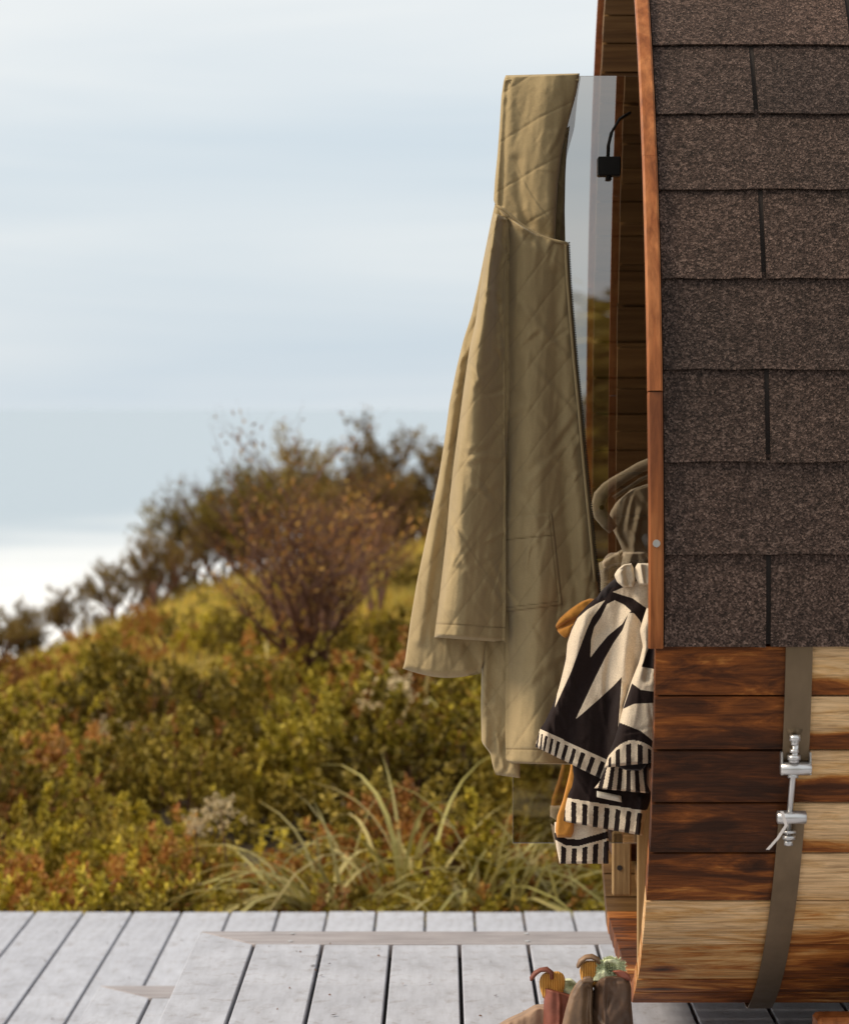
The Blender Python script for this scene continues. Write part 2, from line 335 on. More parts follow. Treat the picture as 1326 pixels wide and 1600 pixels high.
def sstep(t): t = np.clip(t, 0, 1); return t*t*(3-2*t)
def terr(X, Y):
    X = np.asarray(X, float); Y = np.asarray(Y, float)
    zr = .22+.31*np.clip(X, -6, 1.5)+.12*np.clip(X-1.5, 0, 12)+.2*np.clip(X+6, -40, 0)+.14*np.exp(-((X+1.6)/.8)**2)
    t = np.clip((Y-8.9)/12, 0, 1); z = -.60+(zr+.60)*t
    z = z-.42*np.clip(Y-21, 0, 80)-.6*np.clip(Y-45, 0, 30)
    z = np.where(Y < 8.9, -.60-.0*Y, z)
    return z+.10*fbm(X*.9+40, Y*.9+20, 3)*np.clip((Y-9)/3, 0, 1)
nx, ny = 90, 150
gx = np.concatenate([np.linspace(-90, -8, 15), np.linspace(-7.6, 7.6, 60), np.linspace(8, 300, 15)]); gy = np.concatenate([np.linspace(-600, 6, 20), np.linspace(6.5, 30, 100), np.linspace(31, 90, 30)])
GX, GY = np.meshgrid(gx, gy); GZ = terr(GX, GY)
v = np.stack([GX, GY, GZ], -1).reshape(-1, 3); f = [(j*nx+i, j*nx+i+1, (j+1)*nx+i+1, (j+1)*nx+i) for j in range(ny-1) for i in range(nx-1)]
ob('hillside', mesh('hillside', v, f, True), M['soil'], kind='structure')

# leaf builder: N diamonds
def leaves(base, d, ln, w, rng=RNG):
    n = len(base); r = rng.normal(size=(n, 3)); s = np.cross(d, r); s /= np.linalg.norm(s, axis=1)[:, None]+1e-9
    ln = np.broadcast_to(ln, n)[:, None]; w = np.broadcast_to(w, n)[:, None]
    v = np.stack([base, base+d*ln*.5+s*w, base+d*ln, base+d*ln*.5-s*w], 1).reshape(-1, 3)
    return v
def quadmesh(name, V):
    n = len(V)//4; me = bpy.data.meshes.new(name); me.vertices.add(len(V)); me.vertices.foreach_set('co', V.astype(np.float32).ravel())
    me.loops.add(4*n); me.loops.foreach_set('vertex_index', np.arange(4*n, dtype=np.int32)); me.polygons.add(n)
    me.polygons.foreach_set('loop_start', np.arange(0, 4*n, 4, dtype=np.int32)); me.polygons.foreach_set('loop_total', np.full(n, 4, np.int32)); me.update(calc_edges=True); return me
def unit(a): return a/(np.linalg.norm(a, axis=1)[:, None]+1e-9)
def heath(nsp, rad, hgt, k, ll, lw, splen, seed):
    rng = np.random.default_rng(seed); th = rng.uniform(0, 2*np.pi, nsp); rr = rad*np.sqrt(rng.uniform(0, 1, nsp))
    lump = .62+.62*vn(np.cos(th)*rr/rad*3+7, np.sin(th)*rr/rad*3+9, seed)
    top = hgt*np.sqrt(np.clip(1-(rr/rad)**2*.8, 0, 1))*lump*rng.uniform(.45, 1.15, nsp)
    b = np.stack([rr*np.cos(th), rr*np.sin(th), top-splen*.5], 1); d = unit(np.stack([np.cos(th)*rr/rad*.8, np.sin(th)*rr/rad*.8, np.full(nsp, .9)], 1)+rng.normal(size=(nsp, 3))*.3)
    t = rng.uniform(0, 1, (nsp, k))**.8; bb = b[:, None]+d[:, None]*t[..., None]*splen*rng.uniform(.6, 1.3, (nsp, 1))[..., None]
    dd = d[:, None]*.8+rng.normal(size=(nsp, k, 3))*.6; bb = bb.reshape(-1, 3); dd = unit(dd.reshape(-1, 3))
    return leaves(bb, dd, ll*rng.uniform(.6, 1.3, len(bb)), lw*rng.uniform(.7, 1.3, len(bb)), rng)
def stems(n, rad, hgt, seed, r0=.005):
    rng = random.Random(seed); ls = []
    for i in range(n):
        a = rng.uniform(0, 6.28); q = rad*rng.uniform(.2, .95); p = [Vector((0, 0, -.05))+Vector((math.cos(a), math.sin(a), 0))*q*.15, Vector((math.cos(a)*q*.6, math.sin(a)*q*.6, hgt*.4)), Vector((math.cos(a)*q, math.sin(a)*q, hgt*rng.uniform(.7, .95)))]
        ls.append(tube(p, [r0, r0*.7, r0*.3], 4, False))
    return join(ls)
# --- dense undergrowth that nobody could count
parts = {'heath_gold': [], 'heath_dark': [], 'heath_red': []}
tmpl = [heath(58, .30, .30, 22, .034, .0075, .075, 50+i) for i in range(4)]
for i in range(330):
    Y = 9.35+12.4*random.random()**.85; X = random.uniform(-.19*Y-.7, .10*Y+.9); z = float(terr(X, Y)); s = random.uniform(.75, 1.25)*(1 if Y > 11 else .8); a = random.uniform(0, 6.28)
    s *= 1 if Y < 14 else max(.5, 1-(Y-14)*.09); T = tmpl[i % 4]; ca, sa = math.cos(a)*s, math.sin(a)*s
    V = np.stack([T[:, 0]*ca-T[:, 1]*sa+X, T[:, 0]*sa+T[:, 1]*ca+Y, T[:, 2]*s+z-.03], 1)
    q = vn(X*.8+9, Y*.5+3, 5)
    if Y > 14.3 and random.random() < .55: continue
    k = 'heath_red' if (q > .62) else ('heath_dark' if q < .42 else 'heath_gold')
    if X < -1.4 and 14 < Y < 17.5: k = random.choice(['heath_red', 'heath_gold'])
    parts[k].append(V)
for i in range(150):                                              # low growth that closes the ground beside the deck
    Y = random.uniform(8.98, 10.1); X = random.uniform(-1.75, .7); T = tmpl[i % 4]; sc_ = random.uniform(.4, .75)
    parts[random.choice(['heath_gold', 'heath_dark', 'heath_gold', 'heath_red'])].append(np.stack([T[:, 0]*sc_*1.1+X, T[:, 1]*sc_+Y, T[:, 2]*sc_*1.15+float(terr(X, Y))-.02], 1))
for k, nm in (('heath_gold', 'golden'), ('heath_dark', 'dark green'), ('heath_red', 'russet')):
    ob('undergrowth', quadmesh('undergrowth', np.concatenate(parts[k])), M[k], label='%s low heath covering the slope beyond the deck' % nm, category='undergrowth', kind='stuff')
gr = np.random.default_rng(77); ng = 60000; gy_ = 13.2+8.6*gr.uniform(0, 1, ng)**.9; gx_ = gr.uniform(-.19, .12, ng)*gy_+gr.uniform(-.4, .4, ng)
gb = np.stack([gx_, gy_, terr(gx_, gy_)-.01], 1); gd = unit(np.stack([gr.normal(.25, .35, ng), gr.normal(0, .35, ng), np.ones(ng)], 1)); hl = (.07+.13*vn(gx_*1.7, gy_*.9, 6))*gr.uniform(.5, 1.3, ng)
M['grass'] = leafmat('golden_slope_grass', [(.55, .27, .08), (.60, .38, .07), (.66, .50, .10), (.46, .42, .07), (.78, .52, .22)], .3)
ob('grass', quadmesh('grass', leaves(gb, gd, hl, .004, gr)), M['grass'], label='golden dry grass covering the upper slope below the ridge', category='grass', kind='stuff')
# --- single heath shrubs
T2 = {k: [] for k in parts}
for j, k in enumerate(T2):
    for i in range(3): T2[k].append((quadmesh('heath_foliage', heath(125, .30, .44, 34, (.032, .034, .032)[j], (.0085, .0085, .0075)[j], .085, 80+j*10+i)), mesh('heath_stems', *stems(16, .24, .38, 90+i))))
    for a, b_ in T2[k]: a.materials.append(M[k]); b_.materials.append(M['twig'])
SL = {'heath_gold': ('golden green heath shrub on the slope past the deck', 'golden green heath shrubs'), 'heath_dark': ('dark green heath shrub on the slope past the deck', 'dark green heath shrubs'), 'heath_red': ('russet brown heath shrub on the slope past the deck', 'russet heath shrubs')}
def shrub(px, py, k, s, Y, own=None, grp=True):
    X = (px-CX)/F*Y; z = float(terr(X, Y)); fo, stm = random.choice(T2[k])
    band = 'close behind the deck edge' if Y < 10.8 else ('on the lower slope' if Y < 13.3 else ('on the middle slope' if Y < 17 else 'high on the slope under the ridge'))
    side = ['at the far left', 'left of the bare shrub', 'below the bare shrub', 'by the jacket sleeve', 'behind the jacket and door', 'behind the sauna'][int(min(5, max(0, (px+0)//165)))]
    e = empty('heath_shrub', (X, Y, z-.02), label=own or '%s %s, %s' % (SL[k][0].replace(' on the slope past the deck', ''), band, side), category='shrub', group=SL[k][1] if not own else None)
    e.rotation_euler = (0, 0, random.uniform(0, 6.28)); e.scale = (s, s, s*random.uniform(.85, 1.15))
    ob('foliage', fo, None, e); ob('stem', stm, None, e); return e
rows = [  # (px range, Y, kinds, scale)
 (9.55, -40, 900, 95, 'ddgdgdgg', .62), (10.2, -30, 930, 105, 'dgddggrd', .8), (11.2, -20, 940, 110, 'dgdddgdg', 1.0), (12.6, -10, 900, 115, 'ggdddrgg', 1.05),
 (14.2, -20, 880, 150, 'rgdgdg', .9), (16, -10, 800, 190, 'rgdgr', .6), (18.2, 0, 760, 210, 'grgd', .5)]
KK = {'g': 'heath_gold', 'd': 'heath_dark', 'r': 'heath_red'}
for Y, a, b_, st, ks, s in rows:
    x = a; i = 0
    while x < b_:
        if Y < 10.5 and (330 < x < 600 or 680 < x < 960): x += 60; i += 1; continue
        shrub(x+random.uniform(-25, 25), 0, KK[ks[i % len(ks)]], s*random.uniform(.8, 1.2), Y+random.uniform(-.4, .4)); x += st; i += 1
shrub(640, 0, 'heath_red', .95, 9.9, 'russet and red heath shrub between the two flax clumps')
shrub(735, 0, 'heath_gold', .85, 9.5, 'bright yellow green shrub at the deck edge left of the glass door')
# --- ridge brush: open shrubs with leafy tips against the sea
def brush_tree(seed, hgt, spread, nmain, leafy, llen=.035, trunk=.03):
    rng = random.Random(seed); nr = np.random.default_rng(seed); tubes = []; lb = []; ldd = []
    def grow(p, d, ln, r, lev):
        pts = [p.copy()]; rr = [r]; q = p.copy(); dd = d.copy(); ns = 4
        for i in range(ns):
            dd = (dd+Vector((rng.gauss(0, .16), rng.gauss(0, .16), rng.gauss(.05, .1)))).normalized(); q = q+dd*ln/ns; pts.append(q.copy()); rr.append(r*(1-.55*(i+1)/ns))
            if lev > 0 and i >= 1:
                for _ in range(2 if lev > 1 else 2):
                    if rng.random() < .85:
                        nd_ = (dd+Vector((rng.gauss(0, .6), rng.gauss(0, .6), rng.gauss(.15, .3)))).normalized(); grow(q, nd_, ln*rng.uniform(.45, .7), rr[-1]*.65, lev-1)
        tubes.append(tube(pts, rr, 5 if r > .01 else 3, False))
        if lev <= 1:
            for i in range(int(leafy*rng.uniform(.5, 1.5))):
                t = rng.random(); a = pts[int(t*3.99)]; lb.append(tuple(a+Vector((rng.gauss(0, .02), rng.gauss(0, .02), rng.gauss(0, .02))))); ldd.append((dd.x+rng.gauss(0, .6), dd.y+rng.gauss(0, .6), dd.z+rng.gauss(0, .6)))
    for i in range(nmain):
        a = rng.uniform(0, 6.28); grow(Vector((0, 0, -.05)), Vector((math.cos(a)*spread, math.sin(a)*spread, 1)).normalized(), hgt*rng.uniform(.5, .75), trunk*rng.uniform(.6, 1), 3)
    st = mesh('twigs', *join(tubes)); st.materials.append(M['twig'])
    lv = leaves(np.array(lb), unit(np.array(ldd)), llen*nr.uniform(.6, 1.4, len(lb)), llen*.24)
    return st, lv
BR = []
for i in range(5):
    st, lv = brush_tree(200+i, 1.0, .75, 5, 10, .035, .042); me = quadmesh('brush_leaves', lv); me.materials.append(M['brush']); BR.append((st, me))
me = quadmesh('brush_leaves', brush_tree(260, 1.0, .8, 7, 16)[1]); me.materials.append(M['heath_dark']); DB = (brush_tree(260, 1.0, .8, 7, 2)[0], me)
def brush(px, py_base, hpx, Y, tpl, label=None, wide=1.0, group='brown shrubs along the ridge'):
    z = HC-(py_base-CY)/F*Y; X = (px-CX)/F*Y; h = hpx/F*Y*(.74 if tpl is DB else .85)
    e = empty('ridge_shrub', (X, Y, z), label=label or ('%s brown shrub on the ridge against the sea, %s' % ('tall' if hpx > 150 else ('low' if hpx < 100 else 'open'), ['at the far left end', 'left of the leafy bush', 'above the bare shrub', 'beside the jacket', 'behind the jacket and sauna'][int(min(4, max(0, px//165)))])), category='shrub', group=None if label else group)
    e.rotation_euler = (0, 0, random.uniform(0, 6.28)); e.scale = (h*wide, h*wide, h)
    ob('branches', tpl[0], None, e); ob('foliage', tpl[1], None, e)
brush(385, 905, 215, 21, DB, 'dark leafy bush on the ridge above the bare shrub', 1.1)
brush(310, 915, 150, 21.5, DB, 'small dark bush on the ridge at the left of the leafy one', 1.0)
brush(470, 890, 215, 22, BR[0], 'brown shrub directly behind the tip of the bare shrub')
brush(600, 860, 215, 21, BR[1], 'tall brown shrub nearest the left side of the jacket')
for px, pb, hp in [(540, 880, 190), (655, 850, 190), (720, 840, 190), (430, 890, 160), (500, 880, 170), (250, 930, 130), (190, 960, 110), (120, 990, 105), (60, 1020, 110), (10, 1040, 110), (-60, 1060, 130), (340, 905, 150), (575, 860, 120), (630, 860, 130), (800, 830, 200), (890, 820, 210), (960, 800, 210), (280, 940, 90), (150, 990, 60), (700, 850, 120), (230, 955, 60)]:
    brush(px+random.uniform(-8, 8), pb+15, hp*random.uniform(.9, 1.1), 21.4+random.uniform(-.8, .8), BR[random.randrange(5)])
# bare shrub in the middle of the slope
st, lv = brush_tree(301, 1.0, .55, 7, 1.6, .03, .035); lm = quadmesh('sparse_leaves', lv); lm.materials.append(M['heath_red'])
for px, Y, hp, lb in [(492, 14.4, 350, 'bare brown branching shrub standing on the mid slope'), (455, 15.6, 230, 'smaller bare shrub leaning left of the tall bare one'), (590, 17.0, 200, 'low bare shrub behind and right of the tall bare one')]:
    X = (px-CX)/F*Y; e = empty('bare_shrub', (X, Y, float(terr(X, Y))), label=lb, category='shrub'); h = hp/F*Y; e.scale = (h*.9, h*.9, h); e.rotation_euler = (0, 0, px)
    ob('branches', st, None, e); ob('foliage', lm, None, e)
# --- flax / sedge clumps: each long blade a part
BL = []
for i in range(6):
    rng = random.Random(400+i); n = 9; v = []; f = []; bend = .15+.2*i
    for j in range(n+1):
        t = j/n; a = bend*t*t*1.4; x = math.sin(a)*t; z = math.cos(a)*t; w = .014*(1-t**3)*(1 if t > .1 else .8)+.0006; x += .03*math.sin(t*5+i)*t
        v += [(x, -w, z+.003), (x, 0, z-.002), (x, w, z+.003)]
    for j in range(n): f += [(j*3, j*3+1, j*3+4, j*3+3), (j*3+1, j*3+2, j*3+5, j*3+4)]
    me = mesh('leaf_blade', v, f, True); me.materials.append(M['blade']); BL.append(me)
def flax(px, Y, n, ln, label, lean=None, spread=1.0):
    X = (px-CX)/F*Y; e = empty('flax_clump', (X, Y, float(terr(X, Y))-.02), label=label, category='grass clump')
    for i in range(n):
        c = ob('leaf_blade', BL[random.randrange(6)], None, e); a = random.uniform(0, 6.28) if lean is None or random.random() < .45 else lean+random.gauss(0, .6)
        tilt = abs(random.gauss(0, .38))*spread; s = ln*random.uniform(.55, 1.05)
        c.rotation_euler = (0, tilt, a); c.location = (random.gauss(0, .035), random.gauss(0, .035), 0); c.scale = (s, s*random.uniform(.7, 1.3)/ln*.8, s)
flax(515, 9.25, 78, .60, 'pale green flax clump at the deck edge below the dried flowers', math.pi, 1.15)
flax(628, 9.5, 30, .72, 'upright flax clump right of the pale green clump', None, .8)
flax(735, 9.3, 58, .64, 'tall arching flax clump left of the glass door', 0.2, 1.1)
flax(800, 9.2, 40, .58, 'straw coloured flax clump behind the bottom of the glass door', 0.0, 1.6)
flax(890, 9.2, 40, .55, 'straw flax clump sprawling beside the sauna', 2.6, 2.1)
flax(640, 12.5, 24, .6, 'thin green flax clump higher on the slope beside the jacket hem', None, 1)
flax(430, 14.6, 20, .5, 'green flax clump at the foot of the bare shrub', None, .9)
flax(15, 9.4, 9, .25, 'short dry tuft at the left edge of the deck', None, .6)
# --- dried flower heads
fl = np.random.default_rng(5); FM = []
for i in range(2):
    c = fl.normal(size=(26, 3))*np.array([.05, .05, .035]); b0 = np.repeat(c, 16, 0)+fl.normal(size=(26*16, 3))*.007; FM.append(quadmesh('flower_heads', leaves(b0, unit(fl.normal(size=b0.shape)), .013, .005))); FM[-1].materials.append(M['flower'])
for px, py, Y, s, lb in [(345, 1265, 9.9, .9, 'dried cream flower cluster above the flax clump'), (305, 1290, 9.8, .6, 'small dried flower cluster left of the larger cream one'), (165, 1140, 12.2, .7, 'pale flower cluster in the heath on the left'), (210, 1148, 12.3, .6, 'second pale flower cluster in the heath on the left'), (285, 1105, 13.5, 1.1, 'yellow green flower cluster high on the left slope'), (620, 1080, 12.0, 1.4, 'yellow green flower cluster under the jacket sleeve')]:
    p = P(px, py, Y); e = empty('flower_cluster', p, label=lb, category='flowers'); e.scale = (s, s, s); ob('flower_head', FM[0 if s > .8 else 1], None, e, kind='stuff')
    zb = float(terr(p.x, p.y)); ob('stem', mesh('stem', *tube([(0, 0, (zb-p.z)/s), (.02, 0, (zb-p.z)/s*.5), (0, 0, 0)], .004, 5)), M['twig'], e)
# shrubs behind the photographer, which the door mirrors
ob('undergrowth', quadmesh('undergrowth', np.concatenate([heath(9000, 1, 1, 8, .05, .016, .12, 5+i_)*np.array([14, 3, zs_])+np.array([1, -27-i_, -.9]) for i_, zs_ in enumerate((2.9, 2.3, 1.6, .9))])), M['heath_dark'], label='dark scrub behind the photographer mirrored in the door', category='undergrowth', kind='stuff')

ob('undergrowth', quadmesh('undergrowth', heath(9000, 1, 1, 8, .06, .02, .2, 6)*np.array([9, 11, .5])+np.array([.5, -12, -.7])), M['heath_dark'], label='low dark scrub on the ground behind the photographer', category='undergrowth', kind='stuff')

# ------------------------------------------------------------------ decks
PW = .145
def planks(parent, xs, y0, y1, ztop, th=.03, gap=.0075, mt='deck'):
    for x in xs:
        me = boxm(-PW/2+gap/2, PW/2-gap/2, 0, y1-y0, -th, 0, .002, 0, 'plank'); o = ob('plank', me, M[mt], parent)
        o.location = (x, y0, ztop+random.uniform(-.0012, .0012)); o.rotation_euler = (0, random.uniform(-.004, .004), 0)
def mitre(name, parent, pts, z, th=.03, m='trim'):
    n = len(pts); v = [(x, y, z) for x, y in pts]+[(x, y, z-th) for x, y in pts]
    f = [tuple(range(n)), tuple(range(2*n-1, n-1, -1))]+[(i, i+n, (i+1) % n+n, (i+1) % n) for i in range(n)]
    bm = bmesh.new(); vs = [bm.verts.new(p) for p in v]
    for q in f: bm.faces.new([vs[i] for i in q])
    bmesh.ops.recalc_face_normals(bm, faces=bm.faces[:]); bmesh.ops.bevel(bm, geom=bm.edges[:], offset=.0015, segments=1, affect='EDGES')
    return ob(name, bm_mesh(name, bm), M[m], parent)
ZL, ZS, ZU = -.364, -.184, 0.0
d1 = ob('deck', boxm(-3.2, 4.0, 2.6, 8.80, ZL-.3, ZL-.034, 0, 0, 'deck_frame'), M['joist'], kind='structure')
x0 = (282-CX)/F*(F*(HC-ZL)/(1429-CY))                                    # seam through (282,1429)
planks(d1, [x0+PW*(k+.5) for k in range(-17, 31)], 2.6, 8.86, ZL)
# middle step
sx = (157-CX)/F*6.8; d2 = ob('deck_step', boxm(sx+.01, 3.6, 2.7, 6.78, ZL+.001, ZS-.034, 0, 0, 'step_frame'), M['joist'], kind='structure')
ix = sx+.128; iy = 6.66
mitre('border_board', d2, [(sx, 6.80), (3.6, 6.80), (3.6, iy+.003), (ix, iy+.003)], ZS)
mitre('border_board', d2, [(sx-.002, 2.7), (sx-.002, 6.796), (ix-.004, iy), (ix-.004, 2.7)], ZS, m='deck')
planks(d2, [ix+PW*(k+.5) for k in range(0, 23)], 2.7, iy-.003, ZS)
# upper platform
ux = (315-CX)/F*6.47; d3 = ob('deck_platform', boxm(ux+.01, 3.5, 2.8, 6.44, ZS+.001, ZU-.034, 0, 0, 'platform_frame'), M['joist'], kind='structure')
uy = F*HC/(1476-CY); ixu = (397-CX)/F*uy
mitre('border_board', d3, [(ux, 6.46), (3.5, 6.46), (3.5, uy+.003), (ixu, uy+.003)], ZU)
mitre('border_board', d3, [(ux-.002, 2.8), (ux-.002, 6.455), (ixu-.004, uy), (ixu-.004, 2.8)], ZU, m='deck')
planks(d3, [ixu+PW*(k+.5) for k in range(0, 26)], 2.8, uy-.003, ZU)
# screws in border board
for px in (455, 823, 1000):
    for dy in (.03, .12):
        q = (px-CX)/F*6.38; ob('screw_head', mesh('screw_head', *tube([(q, uy+dy, .0005), (q, uy+dy, .002)], .0055, 10)), M['zinc'], d3)
# litter on the boards
V = []
for i in range(46):
    Y = random.uniform(4.9, 6.3); x = random.uniform(380, 830) if i < 40 else random.uniform(840, 950); p = Vector(((x-CX)/F*Y, Y, .003)); a = random.uniform(0, 3.14); s = random.choice([.002, .003, .004, .007]); w = s*random.uniform(.3, .8)
    c, q = math.cos(a), math.sin(a); V += [(p.x-c*s, p.y-q*s*1.6, .0022), (p.x+q*w, p.y-c*w*1.6, .005), (p.x+c*s, p.y+q*s*1.6, .003), (p.x-q*w, p.y+c*w*1.6, .0022)]
for i in range(26):
    Y = random.uniform(6.8, 8.7); x = random.uniform(0, 700); X = (x-CX)/F*Y; s = random.uniform(.003, .006); V += [(X-s, Y, ZL+.003), (X, Y-s, ZL+.006), (X+s, Y, ZL+.003), (X, Y+s, ZL+.003)]
ob('leaf_litter', quadmesh('leaf_litter', np.array(V)), M['litter'], label='scattered brown leaf bits and dirt on the pale deck boards', category='leaf litter', kind='stuff')

# ------------------------------------------------------------------ barrel sauna
CYB, A = 5.65, 1.0; ZC = HC-.25; BT, BB = 1.25, .88; ZBOT = HC-1.055
def prof(th, off=0):
    c, s = math.cos(th), math.sin(th); b = BT if s > 0 else BB
    y = CYB-(A+off)*c; z = ZC+(b+off)*s
    return y, max(z, ZBOT-off)
TH = np.linspace(-math.pi/2, 3*math.pi/2, 4001)
PY, PZ = np.array([prof(t) for t in TH]).T
ARC = np.concatenate([[0], np.cumsum(np.hypot(np.diff(PY), np.diff(PZ)))])
def at_arc(s, off=0):
    s = s % ARC[-1]; i = min(np.searchsorted(ARC, s), len(TH)-2)
    y, z = PY[i], PZ[i]; j0, j1 = max(i-6, 0), min(i+6, len(TH)-1); ty, tz = PY[j1]-PY[j0], PZ[j1]-PZ[j0]; l = math.hypot(ty, tz); ty /= l; tz /= l
    return y-tz*off, z+ty*off            # outward normal: (-tz, ty) on the near side going up
pxy = CY-(PZ-HC)/PY*F
def arc_for_y(py):                        # near side
    m = (TH > -1.05) & (TH < 1.2); k = np.argmin(np.abs(pxy[m]-py)); return ARC[m][k]
s1010 = arc_for_y(1010)
seams = [arc_for_y(y) for y in (1563, 1535, 1480, 1411, 1336, 1258, 1175, 1090, 1010)]
seams[0] = seams[1]-.075
XL, XR = .335, 2.35
root = empty('barrel_sauna', (1.3, CYB, ZBOT), label='cedar barrel sauna with dark shingle roof standing on the upper deck', category='sauna')
RL = Vector(root.location)
def par(name, me, m, **k):                # geometry built in world space, parented to the sauna
    o = ob(name, me, m, root, **k); o.matrix_parent_inverse = Matrix.Translation(-RL); return o
def stave_mesh(s0, s1, x0, x1, off0, off1, g=.0024, n=2):
    V = []; lat = []
    ss = [s0+g+(s1-s0-2*g)*i/n for i in range(n+1)]
    for x in (x0, x1):
        for i, s in enumerate(ss):
            e_ = .004 if i in (0, n) else 0
            y, z = at_arc(s, off1-e_); V.append((x, y, z)); lat.append(1-i/n)
        for i, s in enumerate(ss[::-1]):
            y, z = at_arc(s, off0+(.002 if i in (0, n) else 0)); V.append((x, y, z)); lat.append(i/n)
    k = 2*(n+1); Fc = [(i, (i+1) % k, (i+1) % k+k, i+k) for i in range(k)]+[tuple(range(k))[::-1], tuple(range(k, 2*k))]
    me = mesh('stave', V, Fc); a = me.attributes.new('across', 'FLOAT', 'POINT'); a.data.foreach_set('value', lat); return me
allseams = list(seams)
s = s1010; sw = .0835
while s+sw*1.5 < ARC[-1]+seams[0]: s += sw; allseams.append(s)
allseams.append(ARC[-1]+seams[0])
NEAR = {0: (.52, .70, .1), 1: (.38, .60, .1), 2: (.16, .2, .15), 3: (.66, .12, .12), 4: (.84, .10, .42), 5: (.86, .16, .6), 6: (.80, .12, .5), 7: (.74, .16, .5)}
for i in range(len(allseams)-1):
    near = i < 8
    xl = XL+random.uniform(-.001, .001)
    o = par('stave', stave_mesh(allseams[i], allseams[i+1], xl, XR, -.038, random.uniform(-.0012, .0012)), M['stave'] if (near or i > len(allseams)-12) else M['inner'])
    c = NEAR.get(i, (.66+random.uniform(-.15, .15), .6, .1)); o.color = (c[0], c[1], max(c[2], 0), 1)
# roof shingles: courses of tabs, each tab its own piece
s_end = ARC[-1]*.5+(ARC[-1]*.5-s1010)*1.0
yl = [1010, 866, 724, 580, 438, 300, 182, 75]; cs = [arc_for_y(y) for y in yl]
while cs[-1] < ARC[-1]*.5-.0: cs.append(cs[-1]+.14)
far_end = ARC[-1]-s1010*1.0
while cs[-1]+.14 < far_end: cs.append(cs[-1]+.14)
XS0 = XL+.013; tabw = .335
top_i = np.argmin(np.abs(np.array(cs)-ARC[np.argmax(PZ)]))
for c in range(len(cs)-1):
    past = cs[c] > ARC[np.argmax(PZ)]
    a0, a1 = cs[c], cs[c+1]+.012
    first = .51 if c % 2 == 0 and c != 0 or c == 0 else .51+tabw/2
    if c % 2 == 0: first = .51
    else: first = .51+tabw*.5
    edges = [XS0]; e_ = first-tabw*2
    while e_ < XR:
        if e_ > XS0+.02: edges.append(e_)
        e_ += tabw
    edges.append(XR)
    for i in range(len(edges)-1):
        x0, x1 = edges[i]+.004, edges[i+1]-.004
        if i == 0: x0 = XS0
        nxs = 6; ns = 3; V = []; hi = (lambda t: .0095*(1-t)+.003*t) if not past else (lambda t: .003*(1-t)+.0095*t); jit = [random.uniform(-.0016, .0016) for _ in range(nxs+1)]
        for lay in (0, 1):
            for j in range(ns+1):
                t = j/ns; b0, b1 = (a0, a1) if not past else (a0-.012, cs[c+1])
                for q in range(nxs+1):
                    s_ = b0+(b1-b0)*t
                    if (j == 0 and not past) or (j == ns and past): s_ += jit[q]
                    yy, zz = at_arc(s_, hi(t)-.0035*(1-lay)); V.append((x0+(x1-x0)*q/nxs, yy, zz))
        w = nxs+1; hN = (ns+1)*w; Fc = []
        for j in range(ns):
            for q in range(nxs):
                a = j*w+q; Fc.append((a, a+w, a+w+1, a+1)); Fc.append((a+hN, a+hN+1, a+hN+w+1, a+hN+w))
        for q in range(nxs): Fc.append((q, q+1, q+1+hN, q+hN)); a = ns*w+q; Fc.append((a+1, a, a+hN, a+hN+1))
        for j in range(ns): a = j*w; Fc.append((a+w, a, a+hN, a+hN+w)); a = j*w+nxs; Fc.append((a, a+w, a+w+hN, a+hN))
        par('shingle', mesh('shingle', V, Fc), M['shingle'])
# dark felt under the shingles
V = []; Fc = []; n = 60
for i in range(n+1):
    s_ = cs[0]+.004+(cs[-1]-cs[0]-.008)*i/n
    for x in (XS0-.002, XR-.01):
        for of in (.0015, .0025): y, z = at_arc(s_, of); V.append((x, y, z))
for i in range(n):
    a = i*4; b_ = a+4; Fc += [(a, a+2, b_+2, b_), (a+1, b_+1, b_+3, a+3), (a, b_, b_+1, a+1), (a+2, a+3, b_+3, b_+2)]
par('roofing_felt', mesh('roofing_felt', V, Fc), M['joist'])
# hoop trim boards along the roof edge, butted segments
def hoop(sa, sb,  x0=XL-.013, x1=XL+.0105, o0=.0035, o1=.019):
    n = 14; V = []
    for i in range(n+1):
        s_ = sa+.0008+(sb-sa-.0016)*i/n
        bv = .003
        for x, of in ((x0, o0), (x0, o1-bv), (x0+bv, o1), (x1-bv, o1), (x1, o1-bv), (x1, o0)):
            y, z = at_arc(s_, of); V.append((x, y, z))
    Fc = [tuple(range(6))[::-1], tuple(n*6+k for k in range(6))]
    for i in range(n):
        for k in range(6): k2 = (k+1) % 6; Fc.append((i*6+k, i*6+k2, i*6+6+k2, i*6+6+k))
    me = mesh('hoop_board', V, Fc); bm = bmesh.new(); bm.from_mesh(me); bmesh.ops.recalc_face_normals(bm, faces=bm.faces[:]); bm.to_mesh(me); bm.free()
    return par('hoop_board', me, M['hoop'])
hb = [s1010-.002, arc_for_y(615), arc_for_y(252), arc_for_y(252)+.47]
while hb[-1]+.47 < far_end: hb.append(hb[-1]+.47)
hb.append(far_end)
hoops = [hoop(hb[i], hb[i+1], o1=.017+(0 if i != 1 else .0025)) for i in range(len(hb)-1)]
yy, zz = at_arc(arc_for_y(848), .0165); ob('nail_head', mesh('nail_head', *tube([(XL-.001, yy+.002, zz), (XL-.001, yy-.0025, zz)], .006, 12)), M['zinc'], hoops[0])
